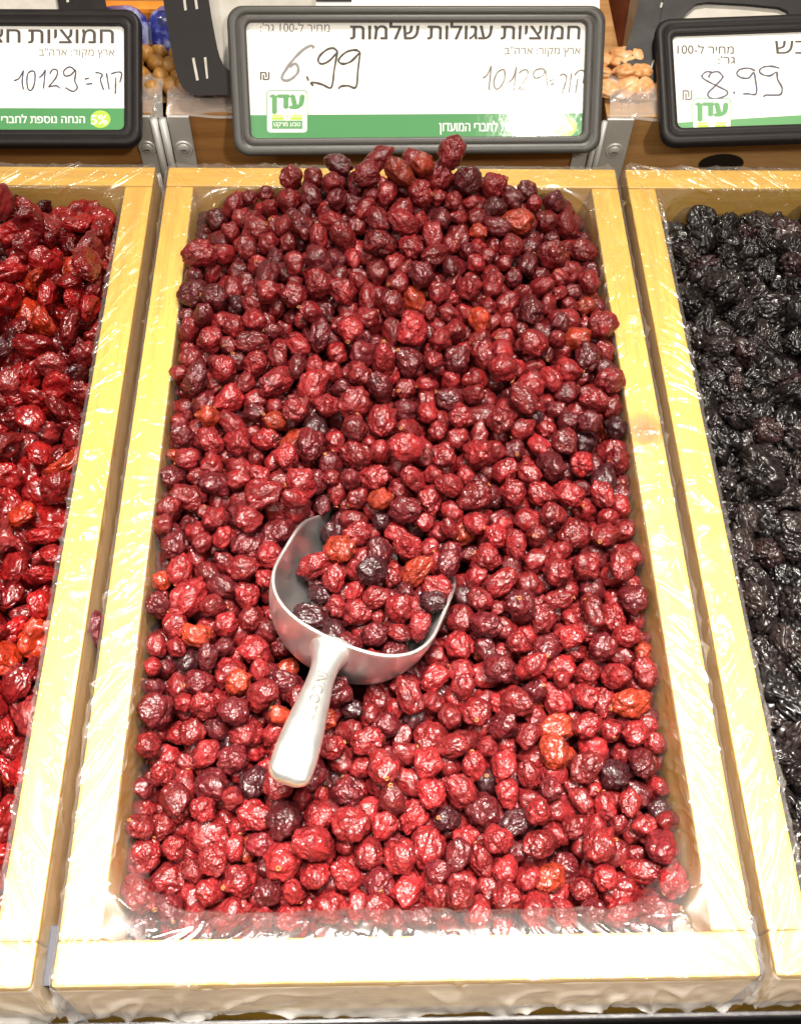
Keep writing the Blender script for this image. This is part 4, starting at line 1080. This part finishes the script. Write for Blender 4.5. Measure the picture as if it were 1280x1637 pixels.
# one stray berry wedged between the left and the middle tray
V_, F_ = cran_shape(5, 77); o = mesh_obj('dried_cranberry', V_.tolist(), F_.tolist(), M['cran_o'], smooth=True)
q = on_plane(158, 1003, 2, -.012); o.location = q; o.scale = (.0046, .0095, .0085); o.color = (.085, .007, .012, 1)
tag(o, 'stray dried cranberry wedged in the gap between the left and middle trays', 'cranberry', 'whole dried cranberries in the middle tray')

# ---- left tray: halved glossy cranberries
x0, x1 = TRAYS['left']; xrl = (x0 + T + .001, x1 - T - .001)
def hleft(x, y):
    t = np.clip((y - .02) / (L - .04), 0, 1); s = (x - (x0 + x1) / 2) / .13
    return -.022 + .012 * smoothstep(0, .4, t) + .014 * smoothstep(.5, 1, t) - (.004 + .012 * smoothstep(.75, 1, t)) * np.abs(s) ** 4
nl_ = 1650
P = np.column_stack([RNG.uniform(*xrl, nl_), RNG.uniform(yr[0], yr[1] - .004, nl_), np.zeros(nl_)]); r = np.clip(RNG.normal(.0081, .0012, nl_), .0055, .0110)
P[:, 2] = hleft(P[:, 0], P[:, 1]) - .026 + RNG.random(nl_) * .03
P = relax(P, r * .97, lambda x, y: hleft(x, y) - .028, xrl, (yr[0], yr[1] - .003), 60)
SL = [(.175, .0048, .0050), (.105, .0040, .0046), (.036, .0026, .0035), (.25, .017, .005), (.17, .014, .014)]
tones, kc = pick(SL, [.46, .26, .05, .10, .13], len(P), .15)
Rm = rotm(len(P))
LN = ['glossy red', 'wine red', 'dark burgundy', 'bright orange-red', 'pinkish red']
rl_ = r
def lab(i, u, v, scar):
    zz = 'at the back of the left tray' if v < 450 else 'in the upper part of the left tray' if v < 700 else 'in the middle of the left tray' if v < 950 else 'in the lower part of the left tray' if v < 1200 else 'by the front of the left tray'
    e = ' against its right rail' if u > 205 - (v - 300) * .135 else ''
    return f"{'large ' if rl_[i] > .0088 else 'small ' if rl_[i] < .0068 else ''}{LN[kc[i]]} halved cranberry {zz}{e}"
heap('halved_cranberry', 'halved_cranberry_heap', P, r * 1.0, Rm, tones, slice_shape, 18, (M['slice_o'], M['slice_a']), 298, lab, 'halved dried cranberries in the left tray', 'cranberry',
     'heap of glossy halved dried cranberries filling the left tray', (xrl[0], xrl[1], yr[0], yr[1], lambda x, y: hleft(x, y) - .020))

# ---- right tray: black wrinkled dried fruit
xr0, xr1 = TRAYS['right']; xrr = (xr0 + T + .001, xr1 - T - .001)
def hright(x, y):
    t = np.clip((y - .02) / (L - .04), 0, 1); s = (x - (xr0 + xr1) / 2) / .13
    return -.020 + .010 * smoothstep(0, .4, t) + .008 * smoothstep(.5, .9, t) - .012 * smoothstep(.93, 1, t) - .003 * np.abs(s) ** 4 + .003 * np.sin(x * 95 + 1) * np.sin(y * 80)
nr_ = 1250
P = np.column_stack([RNG.uniform(*xrr, nr_), RNG.uniform(yr[0], yr[1] - .006, nr_), np.zeros(nr_)]); r = np.clip(RNG.normal(.0088, .0014, nr_), .0058, .0120)
P[:, 2] = hright(P[:, 0], P[:, 1]) - .026 + RNG.random(nr_) * .032
P = relax(P, r * .82, lambda x, y: hright(x, y) - .029, xrr, (yr[0], yr[1] - .005), 60)
RA = [(.0105, .0072, .0068), (.017, .0115, .0108), (.024, .011, .011), (.0065, .005, .005)]
tones, kc = pick(RA, [.42, .30, .08, .20], len(P), .2)
RN = ['black', 'greyish black', 'brownish maroon', 'jet black']
rr2 = r
def lab(i, u, v, scar):
    zz = 'at the back of the right tray' if v < 430 else 'in the upper part of the right tray' if v < 650 else 'in the middle of the right tray' if v < 900 else 'in the lower part of the right tray'
    e = ' against its left rail' if u < 1085 + (v - 350) * .165 else ''
    zz = zz.replace('in the ', '').replace('at the ', '').replace('of the', 'of'); e = e.replace(' against', ', by')
    return f"{'large ' if rr2[i] > .0100 else 'small ' if rr2[i] < .0075 else ''}{RN[kc[i]]} wrinkled dried fruit {zz}{e}"
heap('black_dried_fruit', 'black_fruit_heap', P, r * 1.08, rotm(len(P)), tones, rais_shape, 18, (M['rais_o'], M['rais_a']), 298, lab, 'black dried fruit in the right tray', 'dried fruit',
     'heap of wrinkled black dried fruit filling the right tray', (xrr[0], xrr[1], yr[0], yr[1], lambda x, y: hright(x, y) - .021))
